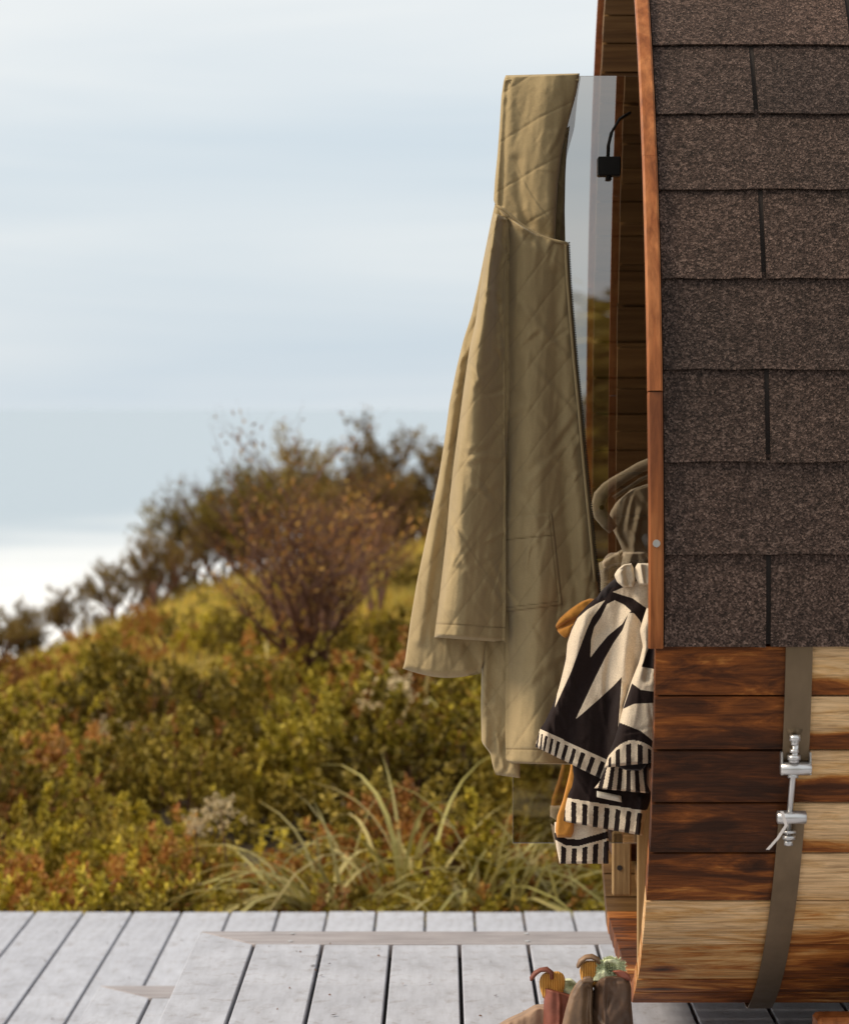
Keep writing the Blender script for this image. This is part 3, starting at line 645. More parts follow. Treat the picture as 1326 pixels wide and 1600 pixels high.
# front and back walls of the room, inside the overhang
def wall_planks(x0, x1, name):
    y = CYB-A+.05
    while y < CYB+A-.06:
        y2 = min(y+.11, CYB+A-.05); zs = []
        for q in (y+.002, y2-.002):
            c = min(1, abs(q-CYB)/(A-.045)); k = math.sqrt(max(0, 1-c*c)); zs.append((max(ZC-(BB-.045)*k, ZBOT+.045), ZC+(BT-.045)*k))
        V = [(x, q, z) for x in (x0, x1) for q, zz_ in ((y+.002, zs[0]), (y2-.002, zs[1])) for z in zz_]
        par('wall_board', mesh('wall_board', V, [(0, 1, 3, 2), (4, 6, 7, 5), (0, 4, 5, 1), (2, 3, 7, 6), (1, 5, 7, 3), (0, 2, 6, 4)]), M['inner']); y += .11
wall_planks(.80, .83, 'front'); wall_planks(XR-.12, XR-.09, 'back')
# cradles
for x in (.95, 2.0):
    par('cradle_beam', boxm(x-.045, x+.045, CYB-.62, CYB+.62, .0, ZBOT-.008, .004), M['pale'])
    for sgn in (-1, 1):
        V = []; yb = CYB+sgn*.62; yt = CYB+sgn*.80
        par('cradle_wedge', boxm(x-.04, x+.04, min(yb, yt), max(yb, yt), .0, ZBOT+.02 if False else ZBOT-.01, .004), M['pale'])
par('cradle_block', boxm(.628, .72, 4.98, 5.04, 0, .115, .006, .002), M['hoop'], label='orange wooden chock under the barrel edge at the right')
# steel band and its tensioner
XB0, XB1 = .538, .580
def band(sa, sb, o=.003, th=.0022):
    n = 40; V = []
    for i in range(n+1):
        s_ = sa+(sb-sa)*i/n
        for x in (XB0, XB1):
            for of in (o, o+th): y, z = at_arc(s_, of); V.append((x, y, z))
    Fc = []
    for i in range(n): a = i*4; b_ = a+4; Fc += [(a, b_, b_+2, a+2), (a+1, a+3, b_+3, b_+1), (a, a+1, b_+1, b_), (a+2, b_+2, b_+3, a+3)]
    e_ = n*4; Fc += [(0, 2, 3, 1), (e_, e_+1, e_+3, e_+2)]
    return mesh('steel_band', V, Fc)
bu = par('steel_band', band(arc_for_y(1192), s1010+.0), M['band']); bl = par('steel_band', band(.3, arc_for_y(1266)), M['band'])
def sub(name, vf, m, p, **k):
    o = ob(name, mesh(name, *vf, True) if isinstance(vf, tuple) else vf, m, p, **k); return o
def bp(y_, out): yy, zz = at_arc(arc_for_y(y_), out); return yy, zz
xm = (XB0+XB1)/2; yA, zA = bp(1192, .017); yB, zB = bp(1267, .017)
sub('clamp_roller', tube([(xm-.025, yA, zA), (xm-.0235, yA, zA), (xm+.0235, yA, zA), (xm+.025, yA, zA)], [.006, .0105, .0105, .006], 16), M['zinc'], bu)
sub('clamp_roller', tube([(xm-.026, yB, zB), (xm-.0245, yB, zB), (xm+.0205, yB, zB), (xm+.022, yB, zB)], [.006, .0105, .0105, .006], 16), M['zinc'], bl)
yT, zT = bp(1150, .017); yE, zE = bp(1308, .017)
sub('threaded_rod', tube([(xm-.002, yT, zT), (xm-.006, yE, zE)], .0048, 12), M['zinc'], bu)
for py_, r_, h_ in ((1146, .0095, .009), (1152, .0065, .01), (1166, .008, .005), (1176, .0115, .007), (1181, .009, .006), (1203, .0095, .006), (1289, .012, .004), (1298, .0115, .006), (1306, .008, .008)):
    y_, z_ = bp(py_, .017); sub('hex_nut', tube([(xm-.004, y_, z_-h_/2), (xm-.004, y_, z_+h_/2)], r_, 6), M['zinc'], bu if py_ < 1230 else bl)
for sg in (-1, 1):   # side cheeks of upper clamp
    y_, z_ = bp(1190, .008); sub('clamp_cheek', boxm(xm+sg*.0225-.0015, xm+sg*.0225+.0015, y_-.014, y_+.006, z_-.016, z_+.02, .0006), M['zinc'], bu)
y_, z_ = bp(1146, .0065); sub('band_rivet', tube([(xm-.004, y_+.002, zT+.017), (xm-.004, y_-.002, zT+.017)], .013, 14), M['band'], bu)
tp = [(1221, 1268), (1228, 1290), (1215, 1310), (1199, 1328)]; cp = [P(x, y, 4.63) for x, y in tp]
tv = [p+Vector((dx, dy, 0)) for p in cp for dx, dy in ((-.0025, 0), (.0025, 0), (.0025, .0012), (-.0025, .0012))]
tf = [(i*4+k, i*4+(k+1) % 4, i*4+4+(k+1) % 4, i*4+4+k) for i in range(3) for k in range(4)]+[(3, 2, 1, 0), (12, 13, 14, 15)]
sub('cable_tie', mesh('cable_tie', tv, tf), M['plastic'], bl)
# glass door, open, hanging out to the left; top edge carries the jacket
DY = 5.20; dx0 = (801-CX)/F*DY; dx1 = .80; dz1 = HC-(118-CY)/F*DY; dz0 = HC-(1318-CY)/F*DY
me = mesh('glass_door', [(dx0, DY, dz0), (dx1, DY, dz0), (dx1, DY, dz1), (dx0, DY, dz1), (dx0, DY+.008, dz0), (dx1, DY+.008, dz0), (dx1, DY+.008, dz1), (dx0, DY+.008, dz1)],
          [(0, 1, 2, 3), (5, 4, 7, 6), (4, 0, 3, 7), (1, 5, 6, 2), (3, 2, 6, 7), (4, 5, 1, 0)])
for q in ('glass', 'glass_back', 'glass_edge'): me.materials.append(M[q])
for p, mi in zip(me.polygons, (0, 1, 2, 2, 2, 2)): p.material_index = mi
door = par('glass_door', me, None, label='open smoked glass door')
for z in (.72, 1.45): sub('hinge', boxm(dx1-.06, dx1+.012, DY-.012, DY+.02, z, z+.07, .002), M['black'], door)
# black hook clamped on the glass, with a curved arm
q0 = P(934, 244, DY-.02); q1 = P(966, 274, DY-.02)
sub('hook_block', boxm(q0.x, q1.x+.004, DY-.022, DY-.001, q1.z, q0.z, .002), M['black'], door)
sub('hook_arm', tube([P(950, 250, DY-.014), P(951, 225, DY-.016), P(956, 205, DY-.018), P(968, 185, DY-.016), P(985, 175, DY-.01)], .0024, 10), M['black'], door)
sub('hook_knob', tube([P(951, 272, DY-.014), P(951, 281, DY-.014)], .0048, 10), M['black'], door)
sub('towel_peg', tube([(.372, DY-.001, .885), (.372, DY-.17, .90)], .012, 12), M['black'], door)

# porch benches inside the overhang
for side, (ya, yb), lab in ((0, (5.98, 6.42), 'low wooden bench on the far side of the porch opening'), (1, (4.80, 5.18), 'low wooden bench on the near side of the porch opening')):
    e = empty('porch_bench', (.5, (ya+yb)/2, .1), label=lab, category='bench')
    def sb(n, me_, m_): o = ob(n, me_, m_, e); o.matrix_parent_inverse = Matrix.Translation(-Vector(e.location)); return o
    if side == 0:
        sb('seat_board', boxm(.345, .79, ya, yb, .225, .262, .003), M['darkwood'])
        l = P(955, 1320, 5.99); r = P(984, 1396, 5.99); bm = bmesh.new()
        sb('leg', boxm(l.x, r.x, 5.955, 5.978, r.z, l.z+.03, .003), M['pale'])
        c = P(968, 1357, 5.95); sb('knot_hole', mesh('knot_hole', *tube([c+Vector((0, .0045, 0)), c+Vector((0, .0035, 0))], .0055, 12)), M['sole'])
        sb('leg', boxm(.62, .66, 5.98, 6.02, .12, .225, .003), M['pale'])
        sb('stretcher', boxm(.40, .44, 6.02, 6.40, .15, .19, .002), M['inner'])
    else:
        sb('seat_board', boxm(.345, .79, ya+.12, yb, .50, .535, .003), M['darkwood'])
        l = P(996, 1285, 5.15); sb('leg', boxm(l.x, l.x+.03, 5.15, 5.175, .128, .50, .002), M['pale'])
        sb('leg', boxm(.70, .73, 5.15, 5.175, .128, .50, .002), M['pale'])

# ------------------------------------------------------------------ jacket
def smooth_rows(rows, n):
    r = np.array(rows, float); t = np.concatenate([[0], np.cumsum(np.maximum(np.hypot(np.diff(r[:, 0]), np.diff(r[:, 1])), np.hypot(np.diff(r[:, 2]), np.diff(r[:, 3]))))]); t /= t[-1]
    tt = np.linspace(0, 1, n); out = np.stack([np.interp(tt, t, r[:, k]) for k in range(r.shape[1])], 1)
    k = np.ones(5)/5; 
    for c in range(out.shape[1]):
        p = np.pad(out[:, c], 2, mode='reflect', reflect_type='odd'); out[:, c] = np.convolve(p, k, 'valid')
    return out
def cloth(name, rows, m, parent, Y0, thick, disp, nu=60, nv=200, flat=.35, back=.012, edge=.004, attrs=None, warp=None):
    """closed garment piece: rows of left and right outline points from top to bottom; the front carries folds, the back is plain."""
    R = smooth_rows(rows, nv); u = np.linspace(0, 1, nu); U, Vv = np.meshgrid(u, np.linspace(0, 1, nv))
    X = R[:, 0:1]*(1-U)+R[:, 2:3]*U; Yp = R[:, 1:2]*(1-U)+R[:, 3:4]*U
    if warp is not None: Yp = Yp+warp(U, Vv)
    pr = (1-(2*U-1)**4)**.5*(1-flat)+np.clip(1-np.abs(2*U-1)**8, 0, 1)**.5*flat
    global LASTQ
    LASTQ = np.zeros_like(X); d = disp(X, Yp, U, Vv)
    er = np.clip(np.minimum(Vv, 1-Vv)*nv/3, 0, 1)**.5
    Yf = Y0-(edge+thick*pr*er)-d*np.clip(pr*1.6, 0, 1); Yb = Y0+back*pr*er
    fx = (X-CX)/F*Yf; fz = HC-(Yp-CY)/F*Yf; bx = (X-CX)/F*Y0; bz = HC-(Yp-CY)/F*Y0
    V = np.concatenate([np.stack([fx, Yf, fz], -1).reshape(-1, 3), np.stack([bx, Yb, bz], -1).reshape(-1, 3)]); n = nu*nv
    i, j = np.meshgrid(np.arange(nu-1), np.arange(nv-1)); a = (j*nu+i).ravel()
    Fc = [(p, p+nu, p+nu+1, p+1) for p in a.tolist()]+[(p+n, p+n+1, p+n+nu+1, p+n+nu) for p in a.tolist()]
    for j in range(nv-1): p = j*nu; Fc.append((p, p+n, p+n+nu, p+nu)); p = j*nu+nu-1; Fc.append((p, p+nu, p+nu+n, p+n))
    for i in range(nu-1): Fc.append((i, i+1, i+1+n, i+n)); p = (nv-1)*nu+i; Fc.append((p, p+n, p+n+1, p+1))
    me = mesh(name, V, Fc, True)
    if attrs is not None:
        at = me.attributes.new('print', 'FLOAT', 'POINT'); at.data.foreach_set('value', np.concatenate([attrs(X, Yp, U, Vv).ravel()]*2).astype(np.float32))
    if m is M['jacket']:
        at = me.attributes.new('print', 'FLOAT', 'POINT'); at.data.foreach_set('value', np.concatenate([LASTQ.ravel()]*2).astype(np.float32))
    o = ob(name, me, m, parent)
    if parent is not None: o.matrix_parent_inverse = Matrix.Translation(-Vector(parent.location))
    return o
def quilt(X, Y, sp=41, amp=.0011, ang=54, w=2.2, off=0, ang2=None, amp2=.6):
    global LASTQ
    wx = X+5*fbm(X/50, Y/60, 8); wy = Y+6*fbm(X/60, Y/50, 9); r = 0
    for an, am in ((ang, 1.0), (ang2 if ang2 else 180-ang, amp2)):
        c, s_ = math.cos(math.radians(90-an)), math.sin(math.radians(90-an)); per = sp if an == ang else sp*1.9; q = (wx*c+wy*s_+off)/per; dd = np.abs(q-np.round(q))*per
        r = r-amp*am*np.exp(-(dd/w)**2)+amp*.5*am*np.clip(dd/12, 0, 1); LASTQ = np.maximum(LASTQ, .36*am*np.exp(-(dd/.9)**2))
    return r
def seam(X, Y, pl, w=1.3, h=.002):
    global LASTQ
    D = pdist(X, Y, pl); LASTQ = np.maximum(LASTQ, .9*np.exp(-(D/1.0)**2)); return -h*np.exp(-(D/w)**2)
def ridge(X, Y, pl, w, h): return h*np.exp(-(pdist(X, Y, pl)/w)**2)
def wr(X, Y, s=0, a=.004):
    # soft drape plus creases laid at random, mostly along the hang and along the bias
    g = np.random.default_rng(900+s); x0, x1, y0, y1 = X.min(), X.max(), Y.min(), Y.max(); area = (x1-x0)*(y1-y0); n = int(np.clip(area/1500, 5, 70))
    d = 3.2*a*fbm(X/30+s+Y/400, Y/170+X/260, 61+s, 3)+.0011*fbm(X/9+Y/50, Y/11, 71+s, 3)*(.4+1.6*vn(X/40, Y/50, 81+s))
    for _ in range(n):
        cx, cy = g.uniform(x0, x1), g.uniform(y0, y1); an = g.choice([g.normal(math.pi/2, .16), g.normal(math.pi*.69, .12), g.normal(math.pi*.33, .15), g.normal(.35, .3)], p=[.4, .3, .15, .15]); ln = g.uniform(14, 70)*(1 if abs(math.sin(an)) > .7 else .5); w = g.uniform(2.5, 8)
        c, q = math.cos(an), -math.sin(an); u = (X-cx)*c+(Y-cy)*q; w = w*(.75+.5*np.clip((u/ln+1)/2, 0, 1)); v = -(X-cx)*q+(Y-cy)*c+(.0035*g.normal()*u*u)*20/ln; m = np.abs(u) < ln*1.6
        sg = 1 if g.random() < .62 else -1; h = a*g.uniform(.15, .6)*np.minimum(1, w/5)
        d = d+np.where(m, sg*h*np.exp(-(u/ln)**4)*(np.exp(-(v/w)**2)-.55*np.exp(-((v-w*1.3)/(w*.8))**2)), 0)
    return d
JP = P(845, 118, 5.16)
jk = empty('jacket', JP, label='khaki quilted hooded jacket draped over the top of the open glass door', category='jacket')
JM = M['jacket']
# back panel, lowest layer
def db(X, Y, U, V): return wr(X, Y, 1, .005)+ridge(X, Y, [(757, 1000), (758, 1170)], 7, .008)+quilt(X, Y, off=9)*.8+ridge(X, Y, [(776, 1150), (786, 1200)], 4, .004)
cloth('back_panel', [(740, 960, 812, 960), (752, 1040, 812, 1040), (751, 1100, 812, 1100), (752, 1160, 812, 1165), (766, 1178, 812, 1182), (769, 1195, 812, 1200), (774, 1211, 812, 1216)], JM, jk, 5.18, .010, db, 40, 120, back=.004)
# rear sleeve
def dr(X, Y, U, V): return wr(X, Y, 2, .006)+quilt(X, Y, off=4)+ridge(X, Y, [(720, 560), (700, 700), (675, 860), (655, 1000)], 8, .009)-ridge(X, Y, [(735, 1010), (748, 1060)], 14, .012)
cloth('rear_sleeve', [(773, 318, 800, 330), (768, 340, 800, 352), (758, 390, 800, 395), (748, 440, 800, 445), (737, 490, 800, 500), (724, 530, 800, 540), (713, 575, 800, 585), (702, 630, 798, 640), (694, 690, 792, 700), (685, 745, 786, 755), (673, 805, 780, 815), (661, 862, 775, 875), (651, 910, 770, 925), (641, 970, 762, 985), (635, 1015, 757, 1025), (632, 1036, 754, 1040), (629, 1045, 750, 1053)], JM, jk, 5.165, .022, dr, 60, 220, warp=lambda U, V: 10*np.sin(np.pi*U)*np.clip(V-.8, 0, 1)*5)
cuff = cloth('cuff', [(629, 1044, 751, 1054), (640, 1049, 749, 1060), (655, 1053, 738, 1063), (690, 1058, 710, 1063)], JM, jk, 5.158, .012, lambda X, Y, U, V: X*0, 40, 12) if False else None
# body front
def dbody(X, Y, U, V):
    d = .022*np.exp(-((U-.36)/.24)**2)+wr(X, Y, 4, .0065)+quilt(X, Y, off=20, amp2=.15)
    d = d+ridge(X, Y, [(845, 395), (852, 520), (845, 700), (835, 900), (830, 1150)], 26, .012)+ridge(X, Y, [(812, 360), (815, 520), (818, 760)], 13, .006)
    d = d-ridge(X, Y, [(868, 430), (872, 600), (880, 760), (895, 900)], 12, .008)-ridge(X, Y, [(792, 350), (790, 700), (791, 1180)], 9, .012)
    d = d-ridge(X, Y, [(800, 350), (812, 362), (830, 375)], 6, .006)
    d = d+ridge(X, Y, [(893, 700), (905, 800), (915, 900)], 9, .006)
    # pocket panel proud of the front, its seams
    pk = sdf(X, Y, [(780, 812), (862, 803), (866, 836), (878, 945), (780, 957)]); d = d+.0036*sstep((2-pk)/3)
    d = d+seam(X, Y, [(785, 844), (866, 836)], 1.6, .002)+seam(X, Y, [(862, 803), (866, 836), (878, 945), (780, 957)], 1.4, .002)+seam(X, Y, [(858, 806), (861, 838), (872, 940), (786, 950)], 1.0, .0006)
    d = d+seam(X, Y, [(785, 1170), (935, 1174)], 1.4, .0016)
    d = d-.004*sstep((U-.93)/.05)*0
    return d
cloth('body_front', [(774, 320, 886, 378), (781, 350, 886, 388), (786, 385, 887, 402), (787, 420, 887, 425), (786, 500, 893, 500), (786, 560, 898, 560), (787, 640, 906, 640), (788, 740, 915, 740), (788, 830, 924, 830), (788, 920, 934, 920), (789, 1000, 940, 1000), (789, 1090, 944, 1090), (789, 1150, 946, 1150), (790, 1188, 946, 1194), (800, 1193, 940, 1196)], JM, jk, 5.165, .022, dbody, 110, 420, warp=lambda U, V: 12*np.sin(np.pi*U)*np.clip(1-V*14, 0, 1))
# front sleeve, over the body on the left
def dsl(X, Y, U, V):
    d = .044*np.exp(-((U-.30)/.30)**2)+wr(X, Y, 6, .0085)+quilt(X, Y, sp=44, off=0, amp2=.5)
    d = d+ridge(X, Y, [(742, 480), (728, 640), (712, 800), (700, 950)], 14, .010)+ridge(X, Y, [(757, 460), (748, 600), (752, 780), (740, 960)], 16, .007)
    d = d-ridge(X, Y, [(785, 350), (783, 500), (786, 700), (787, 1000)], 13, .020)-ridge(X, Y, [(770, 395), (773, 460), (778, 520)], 6, .009)
    d = d+seam(X, Y, [(670, 973), (790, 981)], 1.4, .0014)
    for pl, h in (([(735, 700), (760, 692), (785, 660)], .003), ([(730, 720), (756, 712), (780, 715)], .0025), ([(745, 600), (770, 570), (784, 545)], .003), ([(740, 760), (760, 765), (780, 750)], .0025), ([(720, 880), (750, 840), (778, 800)], .0025), ([(762, 452), (772, 455), (780, 465)], .004)):
        d = d+ridge(X, Y, pl, 6, h)-ridge(X, Y, [(a, b_+10) for a, b_ in pl], 6, h*.8)
    return d
cloth('front_sleeve', [(771, 332, 792, 340), (764, 365, 794, 362), (756, 410, 792, 400), (750, 450, 789, 450), (743, 500, 788, 500), (733, 545, 788, 550), (725, 600, 789, 600), (717, 660, 789, 660), (709, 720, 790, 720), (702, 780, 790, 780), (697, 840, 790, 840), (690, 900, 790, 900), (684, 950, 790, 950), (678, 996, 789, 1004)], JM, jk, 5.138, .030, dsl, 90, 330)
cloth('sleeve_hem', [(681, 970, 789, 976), (678, 996, 789, 1004)], JM, jk, 5.143, .0325, lambda X, Y, U, V: wr(X, Y, 6, .0085)*.9-ridge(X, Y, [(675, 972), (790, 979)], 2, .002)+ridge(X, Y, [(742, 480), (700, 950), (697, 1000)], 14, .010), 60, 30) if False else None
# hood: front fold over the top edge of the glass
def dh(X, Y, U, V):
    d = wr(X, Y, 10, .0040)+quilt(X, Y, sp=66, ang=30, off=12, ang2=120, amp2=.25, amp=.0009)
    d = d+ridge(X, Y, [(786, 124), (779, 240), (776, 318)], 5, .004)-ridge(X, Y, [(792, 130), (785, 260), (783, 320)], 4, .004)
    d = d+ridge(X, Y, [(850, 140), (838, 230), (845, 330)], 24, .010)-ridge(X, Y, [(806, 250), (812, 330), (826, 350)], 8, .006)+ridge(X, Y, [(862, 210), (858, 290), (862, 360)], 8, .004)
    d = d+ridge(X, Y, [(775, 322), (797, 338), (820, 357), (850, 372), (884, 378)], 4, .0035)
    return d
cloth('hood', [(790, 117, 905, 114), (787, 124, 905, 118), (783, 150, 900, 146), (780, 200, 888, 190), (777, 240, 878, 236), (773, 280, 872, 280), (771, 312, 869, 326), (774, 322, 868, 350), (777, 335, 867, 372), (784, 352, 867, 388)], JM, jk, 5.175, .020, dh, 90, 220, back=.004)
# stitched seam roll between hood and body
sm = [P(x, y, 5.132) for x, y in [(775, 321), (786, 327), (798, 337), (812, 349), (826, 359), (840, 367), (856, 373), (872, 377), (886, 380)]]
ob('neck_seam', mesh('neck_seam', *tube(sm, .0028, 8), True), JM, jk).matrix_parent_inverse = Matrix.Translation(-JP)
# turn of the hood over the glass, and the side that hangs behind it
V = []; nU = 40; nT = 12
for i in range(nU+1):
    x = 790+(904-790)*i/nU
    for j in range(nT+1):
        a = math.pi*j/nT; Yc = 5.204; r = .052*(.8+.2*math.sin(i/nU*3.1)); yy = Yc-math.cos(a)*(.048); zt = HC-(126-CY)/F*5.16
        p = P(x, 126, 5.16); V.append((p.x, yy, zt+math.sin(a)*.0095+.0012*math.sin(i*.7)))
Fc = [(i*(nT+1)+j, (i+1)*(nT+1)+j, (i+1)*(nT+1)+j+1, i*(nT+1)+j+1) for i in range(nU) for j in range(nT)]
me = mesh('hood_fold', V, Fc, True); o = ob('hood_fold', me, JM, jk); o.matrix_parent_inverse = Matrix.Translation(-JP); md = o.modifiers.new('solid', 'SOLIDIFY'); md.thickness = .002; md.offset = -1
cloth('hood_back', [(790, 122, 907, 119), (787, 160, 902, 150), (782, 220, 897, 200), (780, 260, 886, 240), (782, 300, 874, 300)], M['lining_pale'], jk, 5.245, .006, lambda X, Y, U, V: wr(X, Y, 3, .004), 40, 60)
cloth('hood_lining', [(878, 205, 890, 196), (866, 240, 885, 236), (862, 280, 883, 275), (858, 330, 882, 330), (858, 372, 883, 380)], M['lining'], jk, 5.182, .004, lambda X, Y, U, V: wr(X*2, Y*2, 3, .008), 20, 60)
# zip
zp = [(886, 379), (889, 440), (894, 500), (899, 560), (907, 640), (916, 740), (925, 830), (932, 905), (935, 930)]
zn = 150; zx = np.interp(np.linspace(379, 928, zn), [q[1] for q in zp], [q[0] for q in zp]); zy = np.linspace(379, 928, zn)
ob('zip_tape', mesh('zip_tape', *tube([P(x+.3, y, 5.148) for x, y in zip(zx[::6], zy[::6])], .0022, 6), True), M['lining'], jk).matrix_parent_inverse = Matrix.Translation(-JP)
ob('zip_piping', mesh('zip_piping', *tube([P(x-3.4, y, 5.142) for x, y in zip(zx[::6], zy[::6])], .0026, 8), True), JM, jk).matrix_parent_inverse = Matrix.Translation(-JP)
tl = []
for x, y in zip(zx, zy):
    p = P(x+2.6, y, 5.146); tl.append(tube([p+Vector((-.0012, 0, 0)), p+Vector((.0018, 0, 0))], .00125, 4))
ob('zip_teeth', mesh('zip_teeth', *join(tl)), M['joist'], jk, kind='stuff').matrix_parent_inverse = Matrix.Translation(-JP)

# ------------------------------------------------------------------ olive canvas bag behind the glass
bgp = P(1000, 720, 5.33); bag = empty('canvas_bag', bgp, label='olive canvas bag with a studded strap hanging behind the glass door', category='bag')
cloth('bag_body', [(985, 765, 1052, 742), (962, 785, 1052, 765), (952, 802, 1052, 790), (954, 822, 1052, 815), (966, 845, 1052, 840), (974, 865, 1052, 862), (968, 890, 1052, 885), (957, 912, 1052, 910), (942, 938, 1052, 935), (938, 1000, 1052, 1000)], M['canvas'], bag, 5.34, .03, lambda X, Y, U, V: wr(X, Y, 12, .012)+ridge(X, Y, [(1000, 800), (985, 870), (972, 920)], 6, .008)-ridge(X, Y, [(985, 770), (970, 830), (985, 860)], 4, .008), 50, 110)
cloth('bag_flap', [(935, 880, 985, 850), (938, 905, 980, 890), (938, 960, 965, 940)], M['canvas'], bag, 5.37, .015, lambda X, Y, U, V: wr(X, Y, 14, .01), 30, 50)
def strap(pl, w0, Yq, nm='strap'):
    ls = []; V = []; pts = [P(x, y, Yq) for x, y in pl]; n = len(pts)
    dn = []
    for i in range(n):
        t = (pts[min(i+1, n-1)]-pts[max(i-1, 0)]).normalized(); nn = Vector((-t.z, 0, t.x)); w = w0[i] if hasattr(w0, '__len__') else w0; p = pts[i]
        for k, (a, d_) in enumerate(((-1, 0), (-.6, -.004), (.6, -.004), (1, 0), (.6, .004), (-.6, .004))): V.append(p+nn*a*w+Vector((0, d_, 0)))
    Fc = [(i*6+k, i*6+(k+1) % 6, i*6+6+(k+1) % 6, i*6+6+k) for i in range(n-1) for k in range(6)]+[tuple(range(6))[::-1], tuple((n-1)*6+k for k in range(6))]
    o = ob(nm, mesh(nm, V, Fc, True), M['canvas'], bag); o.matrix_parent_inverse = Matrix.Translation(-bgp); return o
strap([(1045, 715), (1020, 722), (1000, 730), (980, 742), (962, 753), (948, 763), (938, 775), (934, 790), (938, 804), (948, 817), (958, 828)], [.010, .010, .010, .010, .011, .012, .013, .013, .013, .012, .010], 5.31)
strap([(1045, 735), (1020, 741), (1000, 750), (985, 760), (970, 770), (958, 778)], .0035, 5.315, 'strap_lining')
c = P(940, 793, 5.30); o = ob('snap_button', mesh('snap_button', *tube([c, c+Vector((0, -.004, 0))], [.0045, .003], 12)), M['black'], bag); o.matrix_parent_inverse = Matrix.Translation(-bgp)

# ------------------------------------------------------------------ striped towel
twp = P(1000, 885, 5.08); tw = empty('beach_towel', twp, label='black and cream patterned towel with a striped border and mustard reverse hanging beside the door', category='towel')
def keys(U, n, lo, V, duty=.5):
    """piano-key border: cream bars hang from a cream line at V=lo; returns signed print value (negative = cream)"""
    q = (U*n) % 1.0; a = (np.abs(q-.5)-.25*duty*2)/n*180
    return a
def fold(name, rows, Y0, th, disp, pr, nu=60, nv=120, m='towel', **k):
    return cloth(name, rows, M[m], tw, Y0, th, disp, nu, nv, attrs=pr, **k)
# D: lowest tail with mustard side
def pD(X, Y, U, V):
    y0 = np.interp(X, [866, 885, 905, 950], [1312, 1322, 1322, 1310])            # top of the border line
    blk = np.interp(X, [866, 885, 905, 950], [1301, 1311, 1312, 1299])
    p = -np.ones_like(X)*3
    p = np.where((Y > blk) & (Y < y0), 3, p)
    kk = ((X-869+.04*(Y-1330))/16.6) % 1.0; p = np.where(Y > y0+4, np.where((kk > .42) & (kk < .94), np.minimum(kk-.42, .94-kk)*16, -2), p); return p
fold('towel_tail', [(866, 1285, 948, 1278), (866, 1304, 949, 1300), (868, 1320, 951, 1318), (871, 1335, 951, 1335), (874, 1350, 951, 1350)], 5.10, .012, lambda X, Y, U, V: .004*np.sin(X/9)+ridge(X, Y, [(948, 1280), (949, 1350)], 4, .01), pD, 80, 60)
fold('mustard_reverse', [(893, 1180, 908, 1180), (890, 1205, 905, 1205), (884, 1230, 903, 1230), (879, 1250, 898, 1250), (870, 1275, 897, 1275), (867, 1298, 896, 1300), (870, 1309, 892, 1309)], 5.085, .012, lambda X, Y, U, V: wr(X, Y, 15, .006), None, 24, 90, 'orange')
# C: black flap with the wide striped border
def pC(X, Y, U, V):
    y0 = np.interp(X, [880, 1000], [1246, 1266]); p = np.ones_like(X)*3; p = np.where((Y > y0) & (Y < y0+5), -3, p)
    kk = ((X-884+.12*(Y-1280)*np.clip((X-900)/80, 0, 1))/17.0) % 1.0; p = np.where(Y > y0+5, np.where((kk > .46) & (kk < .96), np.minimum(kk-.46, .96-kk)*18, -2), p); return p
fold('towel_flap', [(894, 1195, 1022, 1195), (896, 1215, 1020, 1215), (893, 1230, 1018, 1235), (888, 1240, 1016, 1250), (884, 1255, 1010, 1268), (881, 1270, 1006, 1285), (880, 1284, 1003, 1306)], 5.075, .014, lambda X, Y, U, V: .006*np.sin(X/13+1)+ridge(X, Y, [(1002, 1250), (998, 1305)], 5, .01)+wr(X, Y, 16, .004), pC, 90, 90)
# A: main hanging panel with spear pattern
SPEARS = [  # cream shapes on black
 [(945, 938), (935, 942), (918, 952), (902, 966), (893, 984), (886, 1005), (884, 1030), (878, 1055), (870, 1085), (866, 1107), (876, 1085), (892, 1050), (906, 1012), (916, 985), (925, 965), (935, 952)],
 [(948, 944), (938, 965), (928, 980), (923, 1000), (922, 1028), (934, 1012), (950, 993), (972, 975), (982, 958), (986, 955), (975, 945), (960, 938)],
 [(982, 958), (972, 985), (958, 1005), (945, 1028), (930, 1058), (915, 1090), (899, 1124), (910, 1115), (935, 1093), (958, 1072), (971, 1058), (969, 1090), (965, 1140), (962, 1165), (985, 1165), (1060, 1090), (1060, 990), (1014, 985), (1006, 980), (998, 968), (990, 958)],
 [(957, 925), (975, 917), (1000, 905), (1060, 880), (1060, 985), (1012, 952), (1002, 945), (988, 935), (972, 930)]]
def pA(X, Y, U, V):
    d = np.full(X.shape, 1e3)
    for s_ in SPEARS: d = np.minimum(d, sdf(X, Y, s_))
    p = np.clip(d*.9, -3, 3)
    yb = np.interp(X, [838, 948], [1137, 1187]); p = np.where(Y > yb-18, 3, p); p = np.where((Y > yb) & (Y < yb+6), -3, p)
    q = np.interp(X, [838, 850, 870, 905, 948], [0, 2.2, 4.4, 7.2, 10.0]); kk = (q+(Y-yb)*.02) % 1.0
    p = np.where(Y >= yb+6, np.where((kk > .48) & (kk < .96), np.minimum(kk-.48, .96-kk)*20, -2), p); return p
def dA(X, Y, U, V):
    return wr(X, Y, 17, .005)+ridge(X, Y, [(985, 960), (972, 1060), (962, 1180)], 12, .016)-ridge(X, Y, [(955, 1100), (945, 1190)], 10, .006)+ridge(X, Y, [(915, 960), (880, 1080), (850, 1160)], 13, .010)-ridge(X, Y, [(935, 990), (905, 1100), (890, 1190)], 14, .006)+.006*fbm(X/30, Y/50, 77)
